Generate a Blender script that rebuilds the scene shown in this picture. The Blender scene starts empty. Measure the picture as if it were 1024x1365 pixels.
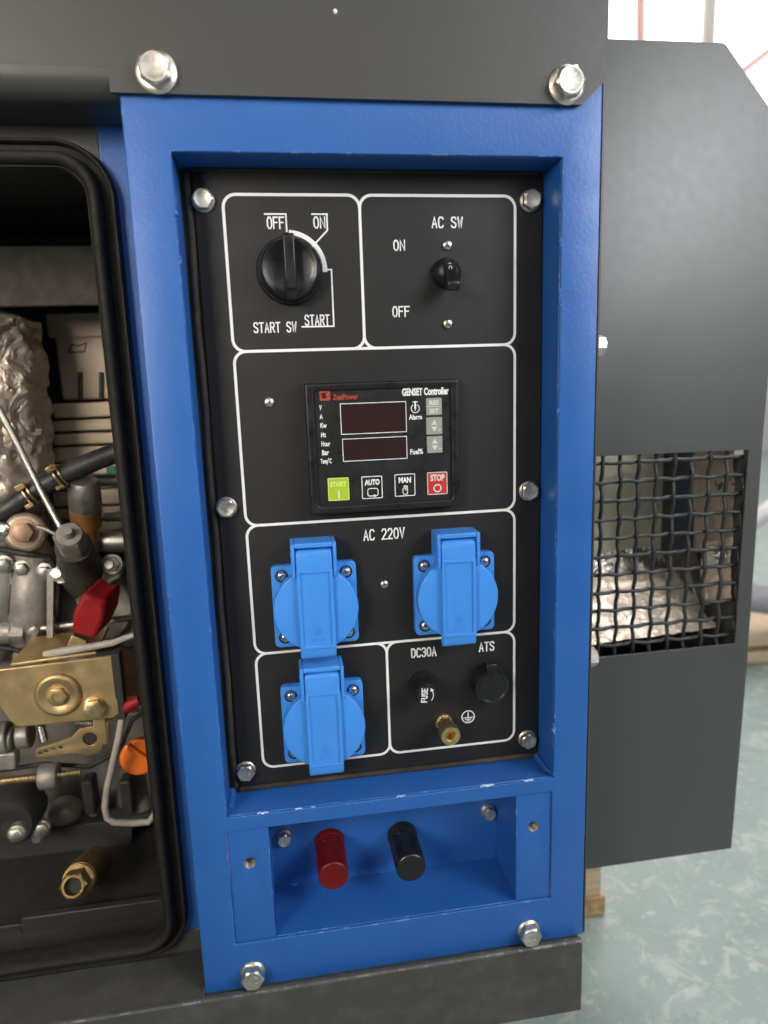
import bpy, bmesh, math, random
from math import sin, cos, pi, radians
from mathutils import Vector, Matrix, noise
random.seed(7)
scene = bpy.context.scene
col = scene.collection

# ---------------------------------------------------------------- camera
# metres; X right along the control panel, Y into the machine, Z up; panel face at Y = 0
CAM = Vector((0.0234857, -0.4164862, -0.0974181))
RIGHT = Vector((0.9877208, -0.1526550, -0.0332288))
FWD = Vector((0.1440151, 0.9721098, -0.1851007))
UP = Vector((0.0605586, 0.1780423, 0.9821576))
FPX = 910.707
cd = bpy.data.cameras.new("camera")
cd.sensor_fit = 'VERTICAL'
cd.sensor_height = 36.0
cd.sensor_width = 27.0
cd.lens = FPX / 1365.0 * 36.0
cd.clip_start = 0.01
cd.clip_end = 100.0
cd.dof.use_dof = True
cd.dof.focus_distance = 0.43
cd.dof.aperture_fstop = 5.6
cam = bpy.data.objects.new("camera", cd)
col.objects.link(cam)
m = Matrix((RIGHT, UP, -FWD)).transposed().to_4x4()
m.translation = CAM
cam.matrix_world = m
scene.camera = cam

# ---------------------------------------------------------------- light
world = bpy.data.worlds.new("World")
scene.world = world
world.use_nodes = True
bg = world.node_tree.nodes["Background"]
bg.inputs[0].default_value = (1.0, 0.985, 0.96, 1)
bg.inputs[1].default_value = 0.06


def area(name, loc, target, sx, sy, power, color, spread=180):
    l = bpy.data.lights.new(name, 'AREA')
    l.shape = 'RECTANGLE'
    l.size, l.size_y = sx, sy
    l.energy = power
    l.color = color
    l.spread = radians(spread)
    o = bpy.data.objects.new(name, l)
    col.objects.link(o)
    o.location = loc
    d = Vector(target) - Vector(loc)
    o.rotation_euler = d.to_track_quat('-Z', 'Y').to_euler()
    return o


# tall factory windows to the right of the photographer, strip lamps overhead; added fills for left, bay and back wall
area("window_light", (1.10, -0.90, 0.46), (0.25, 0.05, 0.06), 0.75, 0.6, 17.5, (0.95, 0.975, 1.0))
area("far_window_light", (0.5, -3.0, 1.25), (0.1, 0, 0.0), 2.8, 1.3, 1.0, (0.95, 0.975, 1.0), 110)
area("ceiling_lamp", (0.3, -1.6, 0.95), (0.15, 0.0, 0.05), 1.2, 0.4, 1.0, (1.0, 0.985, 0.96), 100)
area("left_fill_light", (-1.8, -1.7, 0.9), (0.1, 0.0, -0.1), 1.4, 1.0, 1.6, (1.0, 0.97, 0.92), 110)  # added weak fill from the left to lift the opening reveal
area("bay_fill_light", (-0.75, -0.95, 0.22), (-0.18, 0.1, -0.12), 0.5, 0.4, 2.0, (1.0, 0.90, 0.78), 60)  # added warm fill that brightens the engine bay
area("ceiling_lamp_far", (1.1, 0.75, 2.3), (0.9, 0.65, -0.7), 2.4, 1.0, 84, (1.0, 0.98, 0.95))
area("back_fill_light", (3.2, 3.0, 3.6), (3.0, 4.2, 1.2), 3.0, 0.8, 45, (1.0, 0.98, 0.95), 120)  # added light that brightens the window wall and its bars

scene.view_settings.view_transform = 'Standard'
scene.view_settings.look = 'None'
scene.view_settings.exposure = 0.0
scene.view_settings.gamma = 1.0
scene.cycles.max_bounces = 8

# ---------------------------------------------------------------- helpers
MM = 0.001


def at(u, v, Y):
    """point (mm) on the plane Y (mm) seen along one sight line; used to read sizes off the photograph"""
    D = RIGHT * ((u - 512.0) / FPX) + FWD + UP * (-(v - 682.5) / FPX)
    t = (Y * MM - CAM.y) / D.y
    p = CAM + D * t
    return Vector((p.x * 1000, Y, p.z * 1000))


def at_x(u, v, X):
    """point (mm) on the plane X (mm) along one sight line"""
    D = RIGHT * ((u - 512.0) / FPX) + FWD + UP * (-(v - 682.5) / FPX)
    t = (X * MM - CAM.x) / D.x
    p = CAM + D * t
    return Vector((X, p.y * 1000, p.z * 1000))


def link(name, mesh, material, parent=None, label=None, bevel=0, angle=35, kind=None, seg=2):
    if material is not None and len(mesh.materials) == 0:
        mesh.materials.append(material)
    o = bpy.data.objects.new(name, mesh)
    col.objects.link(o)
    for p in mesh.polygons:
        p.use_smooth = True
    mesh.set_sharp_from_angle(angle=radians(angle))
    if parent is not None:
        o.parent = parent
    if bevel:
        b = o.modifiers.new("bevel", 'BEVEL')
        b.width = bevel * MM
        b.segments = seg
        b.limit_method = 'ANGLE'
        b.angle_limit = radians(40)
        b.harden_normals = False
    if label:
        o['label'] = label
    if kind:
        o['kind'] = kind
    return o


def thing(name, label, cat, loc=(0, 0, 0), group=None):
    o = bpy.data.objects.new(name, None)
    o.empty_display_size = 0.05
    col.objects.link(o)
    o.location = loc
    o['label'] = label
    o['category'] = cat
    if group:
        o['group'] = group
    return o


def basis(axis, up=None):
    a = Vector(axis).normalized()
    ref = Vector(up) if up is not None else (Vector((0, 0, 1)) if abs(a.z) < 0.9 else Vector((1, 0, 0)))
    x = ref.cross(a).normalized()
    y = a.cross(x).normalized()
    return x, y, a


class MB:
    """collects shapes in millimetres"""

    def __init__(self):
        self.bm = bmesh.new()

    def box(self, x0, x1, y0, y1, z0, z1):
        vs = [self.bm.verts.new((x, y, z)) for x in (x0, x1) for y in (y0, y1) for z in (z0, z1)]
        for f in ((0, 1, 3, 2), (4, 6, 7, 5), (0, 4, 5, 1), (2, 3, 7, 6), (0, 2, 6, 4), (1, 5, 7, 3)):
            self.bm.faces.new([vs[i] for i in f])
        return self

    def obox(self, p0, p1, w, h, up=None):
        x, y, a = basis(Vector(p1) - Vector(p0), up)
        vs = []
        for p in (Vector(p0), Vector(p1)):
            for s, t in ((-1, -1), (1, -1), (1, 1), (-1, 1)):
                vs.append(self.bm.verts.new(p + x * (s * w / 2) + y * (t * h / 2)))
        for f in ((3, 2, 1, 0), (4, 5, 6, 7), (0, 1, 5, 4), (1, 2, 6, 5), (2, 3, 7, 6), (3, 0, 4, 7)):
            self.bm.faces.new([vs[i] for i in f])
        return self

    def lathe(self, origin, axis, prof, n=32, hexr=None, twist=0.0):
        """prof: (distance along the axis, radius, [hex 0..1])"""
        x, y, a = basis(axis)
        o = Vector(origin)
        rings = []
        for q in prof:
            t, r = q[0], q[1]
            hx = q[2] if len(q) > 2 else 0
            ring = []
            for i in range(n):
                th = 2 * pi * i / n + twist
                rr = r
                if hx:
                    k = (th - twist) % (pi / 3) - pi / 6
                    rr = r / cos(k)
                ring.append(self.bm.verts.new(o + a * t + (x * cos(th) + y * sin(th)) * rr))
            rings.append(ring)
        for A, B in zip(rings, rings[1:]):
            for i in range(n):
                j = (i + 1) % n
                self.bm.faces.new((A[i], A[j], B[j], B[i]))
        self.bm.faces.new(list(reversed(rings[0])))
        self.bm.faces.new(rings[-1])
        return self

    def cyl(self, p0, p1, r, r1=None, n=28):
        d = Vector(p1) - Vector(p0)
        return self.lathe(p0, d, [(0, r), (d.length, r if r1 is None else r1)], n)

    def tube(self, pts, r, n=14, closed=False, squash=None):
        pts = [Vector(p) for p in pts]
        N = len(pts)
        rings = []
        px = None
        for i, p in enumerate(pts):
            a = pts[(i + 1) % N] if (closed or i < N - 1) else p
            b = pts[(i - 1) % N] if (closed or i > 0) else p
            d = (a - b).normalized()
            if squash:
                y = Vector(squash[0])
                x = d.cross(y).normalized()
                y = x.cross(d)
                sx, sy = squash[1], squash[2]
            else:
                if px is None:
                    x, y, _ = basis(d)
                else:
                    x = (px - d * px.dot(d)).normalized()
                    y = d.cross(x)
                px = x
                sx = sy = 1
            rr = r[i] if isinstance(r, (list, tuple)) else r
            rings.append([self.bm.verts.new(p + (x * cos(2 * pi * k / n) * sx + y * sin(2 * pi * k / n) * sy) * rr) for k in range(n)])
        R = range(N) if closed else range(N - 1)
        for i in R:
            A, B = rings[i], rings[(i + 1) % N]
            for k in range(n):
                j = (k + 1) % n
                self.bm.faces.new((A[k], A[j], B[j], B[k]))
        if not closed:
            self.bm.faces.new(list(reversed(rings[0])))
            self.bm.faces.new(rings[-1])
        return self

    def prism(self, pts, y0, y1):
        """outline of (x, z) points extruded along Y"""
        A = [self.bm.verts.new((x, y0, z)) for x, z in pts]
        B = [self.bm.verts.new((x, y1, z)) for x, z in pts]
        n = len(pts)
        self.bm.faces.new(A)
        self.bm.faces.new(list(reversed(B)))
        for i in range(n):
            j = (i + 1) % n
            self.bm.faces.new((A[j], A[i], B[i], B[j]))
        return self

    def extr(self, pts, d):
        """closed outline of 3-D points extruded by the vector d"""
        pts = [Vector(p) for p in pts]
        d = Vector(d)
        A = [self.bm.verts.new(p) for p in pts]
        B = [self.bm.verts.new(p + d) for p in pts]
        n = len(pts)
        self.bm.faces.new(A)
        self.bm.faces.new(list(reversed(B)))
        for i in range(n):
            j = (i + 1) % n
            self.bm.faces.new((A[j], A[i], B[i], B[j]))
        return self

    def ribbon(self, pts, w, y=0.0, t=0.12, closed=False):
        """flat printed line of width w following (x, z) points"""
        P = [Vector((a, b)) for a, b in pts]
        n = len(P)
        L, Rr = [], []
        for i in range(n):
            pa = P[i - 1] if (closed or i > 0) else None
            pb = P[(i + 1) % n] if (closed or i < n - 1) else None
            d1 = (P[i] - pa).normalized() if pa is not None else None
            d2 = (pb - P[i]).normalized() if pb is not None else None
            d1 = d1 or d2
            d2 = d2 or d1
            n1 = Vector((-d1.y, d1.x))
            n2 = Vector((-d2.y, d2.x))
            b = (n1 + n2)
            b = n1 if b.length < 1e-6 else b.normalized()
            k = 1 / max(0.5, b.dot(n1))
            e1 = e2 = Vector((0, 0))
            if not closed and i == 0:
                e1 = -d2 * w * 0.5
            if not closed and i == n - 1:
                e1 = d1 * w * 0.5
            L.append(P[i] + b * k * w / 2 + e1)
            Rr.append(P[i] - b * k * w / 2 + e1)
        V = []
        for q in (L, Rr):
            V.append([self.bm.verts.new((c.x, y, c.y)) for c in q])
        rng = range(n) if closed else range(n - 1)
        for i in rng:
            j = (i + 1) % n
            self.bm.faces.new((V[0][i], V[0][j], V[1][j], V[1][i]))
        return self

    def mesh(self, name):
        bmesh.ops.recalc_face_normals(self.bm, faces=self.bm.faces[:])
        bmesh.ops.scale(self.bm, vec=(MM, MM, MM), verts=self.bm.verts[:])
        me = bpy.data.meshes.new(name)
        self.bm.to_mesh(me)
        self.bm.free()
        return me

    def build(self, name, material, parent=None, **k):
        return link(name, self.mesh(name), material, parent, **k)


def rrect(x0, x1, z0, z1, r, n=6):
    pts = []
    for cx, cz, a0 in ((x1 - r, z1 - r, 0), (x0 + r, z1 - r, 90), (x0 + r, z0 + r, 180), (x1 - r, z0 + r, 270)):
        for i in range(n + 1):
            a = radians(a0 + 90 * i / n)
            pts.append((cx + r * cos(a), cz + r * sin(a)))
    return pts


def circle(cx, cz, r, n=32, a0=0, a1=360):
    full = abs(a1 - a0) >= 360
    k = n if full else n + 1
    return [(cx + r * cos(radians(a0 + (a1 - a0) * i / n)), cz + r * sin(radians(a0 + (a1 - a0) * i / n))) for i in range(k)]


def plate_mesh(name, loops, y0, y1, bevel=0.0, res=2):
    """sheet with holes: loops of (x, z) mm, between y0 (front) and y1 (back), outline edges rounded"""
    cu = bpy.data.curves.new(name, 'CURVE')
    cu.dimensions = '2D'
    cu.fill_mode = 'BOTH'
    cu.extrude = max(1e-6, (y1 - y0) / 2 - bevel) * MM
    cu.bevel_depth = bevel * MM
    cu.bevel_resolution = res
    cu.offset = -bevel * MM
    for lp in loops:
        s = cu.splines.new('POLY')
        s.points.add(len(lp) - 1)
        for p, (x, z) in zip(s.points, lp):
            p.co = (x * MM, z * MM, 0, 1)
        s.use_cyclic_u = True
    o = bpy.data.objects.new(name, cu)
    col.objects.link(o)
    bpy.context.view_layer.update()
    me = bpy.data.meshes.new_from_object(o.evaluated_get(bpy.context.evaluated_depsgraph_get()))
    bpy.data.objects.remove(o)
    bpy.data.curves.remove(cu)
    yc = (y0 + y1) / 2 * MM
    me.transform(Matrix(((1, 0, 0, 0), (0, 0, -1, yc), (0, 1, 0, 0), (0, 0, 0, 1))))
    me.materials.clear()
    me.name = name
    bm = bmesh.new()
    bm.from_mesh(me)
    bmesh.ops.remove_doubles(bm, verts=bm.verts[:], dist=1e-6)
    bmesh.ops.recalc_face_normals(bm, faces=bm.faces[:])
    bm.to_mesh(me)
    bm.free()
    return me


def plate(name, loops, y0, y1, material, parent, bevel=0.0, **k):
    return link(name, plate_mesh(name, loops, y0, y1, bevel), material, parent, **k)


def text_mesh(body, bold=0.0):
    cu = bpy.data.curves.new("lettering", 'FONT')
    cu.body = body
    cu.size = 1.0
    cu.offset = bold
    cu.resolution_u = 3
    o = bpy.data.objects.new("lettering", cu)
    col.objects.link(o)
    bpy.context.view_layer.update()
    me = bpy.data.meshes.new_from_object(o.evaluated_get(bpy.context.evaluated_depsgraph_get()))
    bpy.data.objects.remove(o)
    bpy.data.curves.remove(cu)
    me.materials.clear()
    return me


def text(body, x0, x1, z0, z1, y, material, parent, bold=0.0, name="lettering", thick=0.0, kind=None):
    """printed word squeezed into the rectangle it fills"""
    me = text_mesh(body, bold)
    xs = [v.co.x for v in me.vertices]
    ys = [v.co.y for v in me.vertices]
    ax, bx, ay, by = min(xs), max(xs), min(ys), max(ys)
    for v in me.vertices:
        v.co = ((x0 + (v.co.x - ax) / (bx - ax) * (x1 - x0)) * MM, y * MM, (z0 + (v.co.y - ay) / (by - ay) * (z1 - z0)) * MM)
    if thick:
        bm = bmesh.new()
        bm.from_mesh(me)
        r = bmesh.ops.extrude_face_region(bm, geom=bm.faces[:])
        bmesh.ops.translate(bm, vec=(0, -thick * MM, 0), verts=[g for g in r['geom'] if isinstance(g, bmesh.types.BMVert)])
        bmesh.ops.recalc_face_normals(bm, faces=bm.faces[:])
        bm.to_mesh(me)
        bm.free()
    return link(name, me, material, parent)


# thin single-stroke capitals as the silk-screened panel has them: strokes on a 4 x 6 grid
GL = {
    'A': [[(0, 0), (2, 6), (4, 0)], [(.7, 2), (3.3, 2)]],
    'C': [[(4, 5), (3.2, 6), (1, 6), (0, 4.7), (0, 1.3), (1, 0), (3.2, 0), (4, 1)]],
    'S': [[(4, 5), (3.2, 6), (.9, 6), (0, 5), (.2, 3.9), (3.8, 2.3), (4, 1.1), (3.1, 0), (.9, 0), (0, 1)]],
    'W': [[(0, 6), (1, 0), (2, 4.6), (3, 0), (4, 6)]],
    'O': [[(1.2, 0), (0, 1.5), (0, 4.5), (1.2, 6), (2.8, 6), (4, 4.5), (4, 1.5), (2.8, 0), (1.2, 0)]],
    'N': [[(0, 0), (0, 6), (4, 0), (4, 6)]],
    'F': [[(0, 0), (0, 6), (4, 6)], [(0, 3.2), (3.2, 3.2)]],
    'T': [[(0, 6), (4, 6)], [(2, 6), (2, 0)]],
    'R': [[(0, 0), (0, 6), (3, 6), (4, 5.2), (4, 3.9), (3, 3.1), (0, 3.1)], [(2, 3.1), (4, 0)]],
    'V': [[(0, 6), (2, 0), (4, 6)]],
    'D': [[(0, 0), (0, 6), (2.5, 6), (4, 4.5), (4, 1.5), (2.5, 0), (0, 0)]],
    'U': [[(0, 6), (0, 1.2), (1, 0), (3, 0), (4, 1.2), (4, 6)]],
    'E': [[(4, 6), (0, 6), (0, 0), (4, 0)], [(0, 3.1), (3.2, 3.1)]],
    '0': [[(1.2, 0), (0, 1.5), (0, 4.5), (1.2, 6), (2.8, 6), (4, 4.5), (4, 1.5), (2.8, 0), (1.2, 0)]],
    '2': [[(0, 4.8), (1, 6), (3, 6), (4, 4.8), (3.8, 3.6), (0, 0), (4, 0)]],
    '3': [[(0, 5), (1, 6), (3, 6), (4, 4.9), (3.6, 3.6), (2.3, 3.1), (3.6, 2.7), (4, 1.3), (3, 0), (1, 0), (0, 1)]],
    ' ': [],
}


def stroke(body, x0, x1, z0, z1, y, w, material, parent, rot=0.0):
    mb = MB()
    n = len(body)
    pitch = 6.0
    tot = (n - 1) * pitch + 4
    cx, cz = (x0 + x1) / 2, (z0 + z1) / 2
    for i, c in enumerate(body):
        for k, s in enumerate(GL[c]):
            pts = []
            for a, b in s:
                px = x0 + (a + i * pitch) / tot * (x1 - x0)
                pz = z0 + b / 6 * (z1 - z0)
                dx, dz = px - cx, pz - cz
                pts.append((cx + dx * cos(rot) - dz * sin(rot), cz + dx * sin(rot) + dz * cos(rot)))
            mb.ribbon(pts, w, y - 0.01 * k)
    return mb.build("lettering", material, parent)


# ---------------------------------------------------------------- materials
def nt(name):
    mt = bpy.data.materials.new(name)
    mt.use_nodes = True
    t = mt.node_tree
    return mt, t, t.nodes, t.links, t.nodes["Principled BSDF"]


def mat(name, color, rough=0.5, metal=0.0, var=0.15, vscale=60, bump=0.1, bscale=900, bdist=0.0002, spec=0.5,
        coat=0.0, rvar=0.12, dirt=None, dscale=40, damt=0.0, chips=None, chip_r=0.0012, chip_lim=0.56, aniso=None):
    mt, t, N, L, b = nt(name)
    tc = N.new('ShaderNodeTexCoord')
    oi = N.new('ShaderNodeObjectInfo')
    add = N.new('ShaderNodeVectorMath')
    add.operation = 'ADD'
    mulr = N.new('ShaderNodeVectorMath')
    mulr.operation = 'SCALE'
    cmb = N.new('ShaderNodeCombineXYZ')
    for i in range(3):
        L.new(oi.outputs['Random'], cmb.inputs[i])
    L.new(cmb.outputs[0], mulr.inputs[0])
    mulr.inputs['Scale'].default_value = 3.7
    L.new(tc.outputs['Object'], add.inputs[0])
    L.new(mulr.outputs[0], add.inputs[1])
    vec = add.outputs[0]
    if aniso:
        mp = N.new('ShaderNodeMapping')
        mp.inputs['Scale'].default_value = aniso
        L.new(vec, mp.inputs[0])
        vec = mp.outputs[0]

    def nz(scale, detail=4, rough_=0.55):
        n = N.new('ShaderNodeTexNoise')
        n.inputs['Scale'].default_value = scale
        n.inputs['Detail'].default_value = detail
        n.inputs['Roughness'].default_value = rough_
        L.new(vec, n.inputs['Vector'])
        return n.outputs['Fac']

    n1 = nz(vscale, 6)
    ramp = N.new('ShaderNodeMapRange')
    ramp.inputs['From Min'].default_value = 0.3
    ramp.inputs['From Max'].default_value = 0.7
    ramp.inputs['To Min'].default_value = 1 - var
    ramp.inputs['To Max'].default_value = 1 + var
    L.new(n1, ramp.inputs[0])
    mul = N.new('ShaderNodeVectorMath')
    mul.operation = 'SCALE'
    mul.inputs[0].default_value = color[:3]
    L.new(ramp.outputs[0], mul.inputs['Scale'])
    cout = mul.outputs[0]
    rr = N.new('ShaderNodeMapRange')
    rr.inputs['From Min'].default_value = 0.3
    rr.inputs['From Max'].default_value = 0.7
    rr.inputs['To Min'].default_value = max(0.03, rough - rvar)
    rr.inputs['To Max'].default_value = min(1, rough + rvar)
    L.new(nz(vscale * 2.3, 5), rr.inputs[0])
    L.new(rr.outputs[0], b.inputs['Roughness'])
    if dirt:
        dr = N.new('ShaderNodeMapRange')
        dr.inputs['From Min'].default_value = 0.48
        dr.inputs['From Max'].default_value = 0.72
        dr.inputs['To Max'].default_value = damt
        L.new(nz(dscale, 9, 0.68), dr.inputs[0])
        mx = N.new('ShaderNodeMix')
        mx.data_type = 'RGBA'
        L.new(dr.outputs[0], mx.inputs[0])
        L.new(cout, mx.inputs[6])
        mx.inputs[7].default_value = (*dirt, 1)
        cout = mx.outputs[2]
    if chips:
        bv = N.new('ShaderNodeBevel')
        bv.samples = 4
        bv.inputs['Radius'].default_value = chip_r
        ge = N.new('ShaderNodeNewGeometry')
        dt = N.new('ShaderNodeVectorMath')
        dt.operation = 'DOT_PRODUCT'
        L.new(bv.outputs[0], dt.inputs[0])
        L.new(ge.outputs['True Normal'], dt.inputs[1])
        e = N.new('ShaderNodeMapRange')
        e.inputs['From Min'].default_value = 0.99
        e.inputs['From Max'].default_value = 0.9
        L.new(dt.outputs['Value'], e.inputs[0])
        th = N.new('ShaderNodeMapRange')
        th.inputs['From Min'].default_value = chip_lim
        th.inputs['From Max'].default_value = chip_lim + 0.06
        L.new(nz(130, 4, 0.7), th.inputs[0])
        mm = N.new('ShaderNodeMath')
        mm.operation = 'MULTIPLY'
        L.new(e.outputs[0], mm.inputs[0])
        L.new(th.outputs[0], mm.inputs[1])
        mx = N.new('ShaderNodeMix')
        mx.data_type = 'RGBA'
        L.new(mm.outputs[0], mx.inputs[0])
        L.new(cout, mx.inputs[6])
        mx.inputs[7].default_value = (*chips, 1)
        cout = mx.outputs[2]
    L.new(cout, b.inputs['Base Color'])
    b.inputs['Metallic'].default_value = metal
    b.inputs['Specular IOR Level'].default_value = spec
    if coat:
        b.inputs['Coat Weight'].default_value = coat
        b.inputs['Coat Roughness'].default_value = 0.38
    if bump:
        bp = N.new('ShaderNodeBump')
        bp.inputs['Strength'].default_value = bump
        bp.inputs['Distance'].default_value = bdist
        L.new(nz(bscale, 3), bp.inputs['Height'])
        L.new(bp.outputs[0], b.inputs['Normal'])
    return mt


M = {}
M['blue_paint'] = mat('blue_paint', (0.0165, 0.110, 0.40), 0.42, var=0.06, vscale=25, bump=0.75, bscale=520, spec=0.55, chips=(0.35, 0.43, 0.6), chip_lim=0.57, dirt=(0.04, 0.11, 0.30), dscale=25, damt=0.25, rvar=0.05)
M['grey_paint'] = mat('grey_paint', (0.046, 0.045, 0.042), 0.46, var=0.025, bump=0.35, bscale=1000, spec=0.6, rvar=0.03)
M['hood_paint'] = mat('hood_paint', (0.047, 0.049, 0.047), 0.48, var=0.015, bump=0.10, bscale=1200, spec=0.75, coat=0.35, rvar=0.02)
M['rail_paint'] = mat('rail_paint', (0.058, 0.058, 0.053), 0.52, var=0.10, vscale=40, bump=0.3, bscale=500, dirt=(0.12, 0.115, 0.105), dscale=70, damt=0.45, chips=(0.3, 0.29, 0.27), chip_lim=0.5)
M['panel_black'] = mat('panel_black', (0.0135, 0.013, 0.013), 0.56, var=0.10, vscale=30, bump=0.25, bscale=1800, bdist=0.0001, spec=0.36, dirt=(0.024, 0.024, 0.024), dscale=22, damt=0.2, rvar=0.05)
M['print_white'] = mat('print_white', (0.78, 0.78, 0.76), 0.5, var=0.05, bump=0.0)
M['white_print_small'] = mat('white_print_small', (0.75, 0.76, 0.75), 0.5, var=0.03, bump=0.0)
M['rubber'] = mat('rubber', (0.0135, 0.012, 0.0105), 0.72, var=0.25, vscale=80, bump=0.25, bscale=600, spec=0.35, dirt=(0.028, 0.024, 0.019), dscale=40, damt=0.5)
M['gasket'] = mat('gasket', (0.022, 0.018, 0.014), 0.8, var=0.3, vscale=60, bump=0.4, bscale=500, dirt=(0.10, 0.07, 0.045), dscale=14, damt=0.7)
M['black_plastic'] = mat('black_plastic', (0.010, 0.010, 0.011), 0.35, var=0.1, bump=0.12, bscale=1500)
M['black_matt'] = mat('black_matt', (0.012, 0.012, 0.013), 0.6, var=0.1, bump=0.2, bscale=1200)
M['steel'] = mat('steel', (0.68, 0.64, 0.57), 0.42, metal=1.0, var=0.12, vscale=300, bump=0.15, bscale=900, rvar=0.10, dirt=(0.36, 0.29, 0.20), dscale=220, damt=0.4)
M['steel_bright'] = mat('steel_bright', (0.72, 0.70, 0.66), 0.22, metal=1.0, var=0.1, vscale=400, bump=0.1)
M['steel_dull'] = mat('steel_dull', (0.40, 0.38, 0.35), 0.45, metal=0.9, var=0.2, vscale=120, bump=0.3, bscale=600)
M['chip_white'] = mat('chip_white', (0.42, 0.52, 0.70), 0.5, var=0.3, vscale=500, bump=0.2)
M['steel_warm'] = mat('steel_warm', (0.72, 0.64, 0.48), 0.3, metal=1.0, var=0.12, vscale=400, bump=0.05)
M['brass'] = mat('brass', (0.74, 0.57, 0.30), 0.36, metal=1.0, var=0.15, vscale=300, bump=0.05, dirt=(0.34, 0.24, 0.10), dscale=200, damt=0.4)
M['socket_blue'] = mat('socket_blue', (0.05, 0.26, 0.75), 0.40, var=0.03, bump=0.1, bscale=1500)
M['red_plastic'] = mat('red_plastic', (0.135, 0.005, 0.005), 0.42, var=0.12, bump=0.08, spec=0.3)
M['face_black'] = mat('face_black', (0.016, 0.017, 0.017), 0.33, var=0.1, vscale=40, bump=0.1, bscale=1500)
M['display'] = mat('display', (0.03, 0.016, 0.016), 0.14, var=0.1, bump=0.0)
M['logo_red'] = mat('logo_red', (0.42, 0.045, 0.03), 0.5, var=0.05, bump=0)
M['key_green'] = mat('key_green', (0.36, 0.52, 0.02), 0.45, var=0.04, bump=0.05)
M['key_red'] = mat('key_red', (0.50, 0.03, 0.03), 0.45, var=0.04, bump=0.05)
M['key_grey'] = mat('key_grey', (0.30, 0.30, 0.275), 0.45, var=0.04, bump=0.05)
M['key_print'] = mat('key_print', (0.60, 0.60, 0.55), 0.5, var=0.03, bump=0)
M['lime_print'] = mat('lime_print', (0.62, 0.75, 0.25), 0.5, var=0.03, bump=0)
# engine bay
M['bay_paint'] = mat('bay_paint', (0.055, 0.053, 0.050), 0.55, var=0.15, bump=0.2, bscale=500, dirt=(0.12, 0.10, 0.08), dscale=25, damt=0.3)
M['bay_shade_tone'] = mat('bay_shade_tone', (0.085, 0.085, 0.083), 0.95, var=0.3, bump=0.6, bscale=400)  # tone set to suit the shaded upper bay
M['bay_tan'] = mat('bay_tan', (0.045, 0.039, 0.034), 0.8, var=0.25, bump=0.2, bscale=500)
M['tan_cast'] = mat('tan_cast', (0.44, 0.36, 0.265), 0.6, var=0.15, vscale=40, bump=0.35, bscale=700, dirt=(0.26, 0.20, 0.14), dscale=40, damt=0.5)
M['cast_iron'] = mat('cast_iron', (0.22, 0.205, 0.185), 0.5, metal=0.3, var=0.2, vscale=50, bump=0.5, bscale=500, bdist=0.0004, dirt=(0.09, 0.08, 0.07), dscale=30, damt=0.7)
M['cast_dark'] = mat('cast_dark', (0.035, 0.035, 0.035), 0.5, var=0.2, bump=0.4, bscale=500, bdist=0.0004)
M['cast_alu'] = mat('cast_alu', (0.33, 0.31, 0.275), 0.52, metal=0.55, var=0.22, vscale=60, bump=0.6, bscale=600, bdist=0.0003, dirt=(0.09, 0.078, 0.065), dscale=45, damt=0.75)
M['zinc_gold'] = mat('zinc_gold', (0.50, 0.365, 0.185), 0.48, metal=0.85, var=0.2, vscale=35, bump=0.12, dirt=(0.24, 0.17, 0.09), dscale=25, damt=0.6)
M['zinc_gold_dark'] = mat('zinc_gold_dark', (0.36, 0.25, 0.11), 0.4, metal=0.9, var=0.2, vscale=60, bump=0.15)
M['zinc_dull'] = mat('zinc_dull', (0.40, 0.33, 0.25), 0.5, metal=0.7, var=0.25, vscale=120, bump=0.15, dirt=(0.2, 0.14, 0.09), dscale=90, damt=0.6)
M['bolt_brown'] = mat('bolt_brown', (0.30, 0.19, 0.13), 0.5, metal=0.6, var=0.25, vscale=120, bump=0.15)
M['copper_brown'] = mat('copper_brown', (0.42, 0.20, 0.06), 0.4, metal=0.6, var=0.2, bump=0.2)
M['hose'] = mat('hose', (0.016, 0.016, 0.016), 0.5, var=0.3, vscale=80, bump=0.3, bscale=400, dirt=(0.10, 0.095, 0.09), dscale=70, damt=0.5)
M['boot_red'] = mat('boot_red', (0.27, 0.008, 0.012), 0.5, var=0.2, vscale=50, bump=0.1, spec=0.35)
M['cap_orange'] = mat('cap_orange', (0.90, 0.20, 0.02), 0.35, var=0.08, bump=0.1)
M['cable_grey'] = mat('cable_grey', (0.42, 0.38, 0.34), 0.5, var=0.12, bump=0.1)
M['brown_plate'] = mat('brown_plate', (0.26, 0.15, 0.08), 0.5, metal=0.3, var=0.15, bump=0.1)
M['green_plastic'] = mat('green_plastic', (0.02, 0.16, 0.10), 0.5, bump=0)
M['wire'] = mat('wire', (0.045, 0.047, 0.046), 0.45, metal=0.4, var=0.2, vscale=300, bump=0.1)
M['pallet_wood'] = mat('pallet_wood', (0.60, 0.45, 0.30), 0.7, var=0.2, vscale=30, bump=0.4, bscale=200, aniso=(1, 6, 6), dirt=(0.35, 0.24, 0.14), dscale=25, damt=0.5)
M['wood_rough'] = mat('wood_rough', (0.42, 0.27, 0.13), 0.85, var=0.4, vscale=90, bump=0.8, bscale=160, bdist=0.001)


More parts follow.
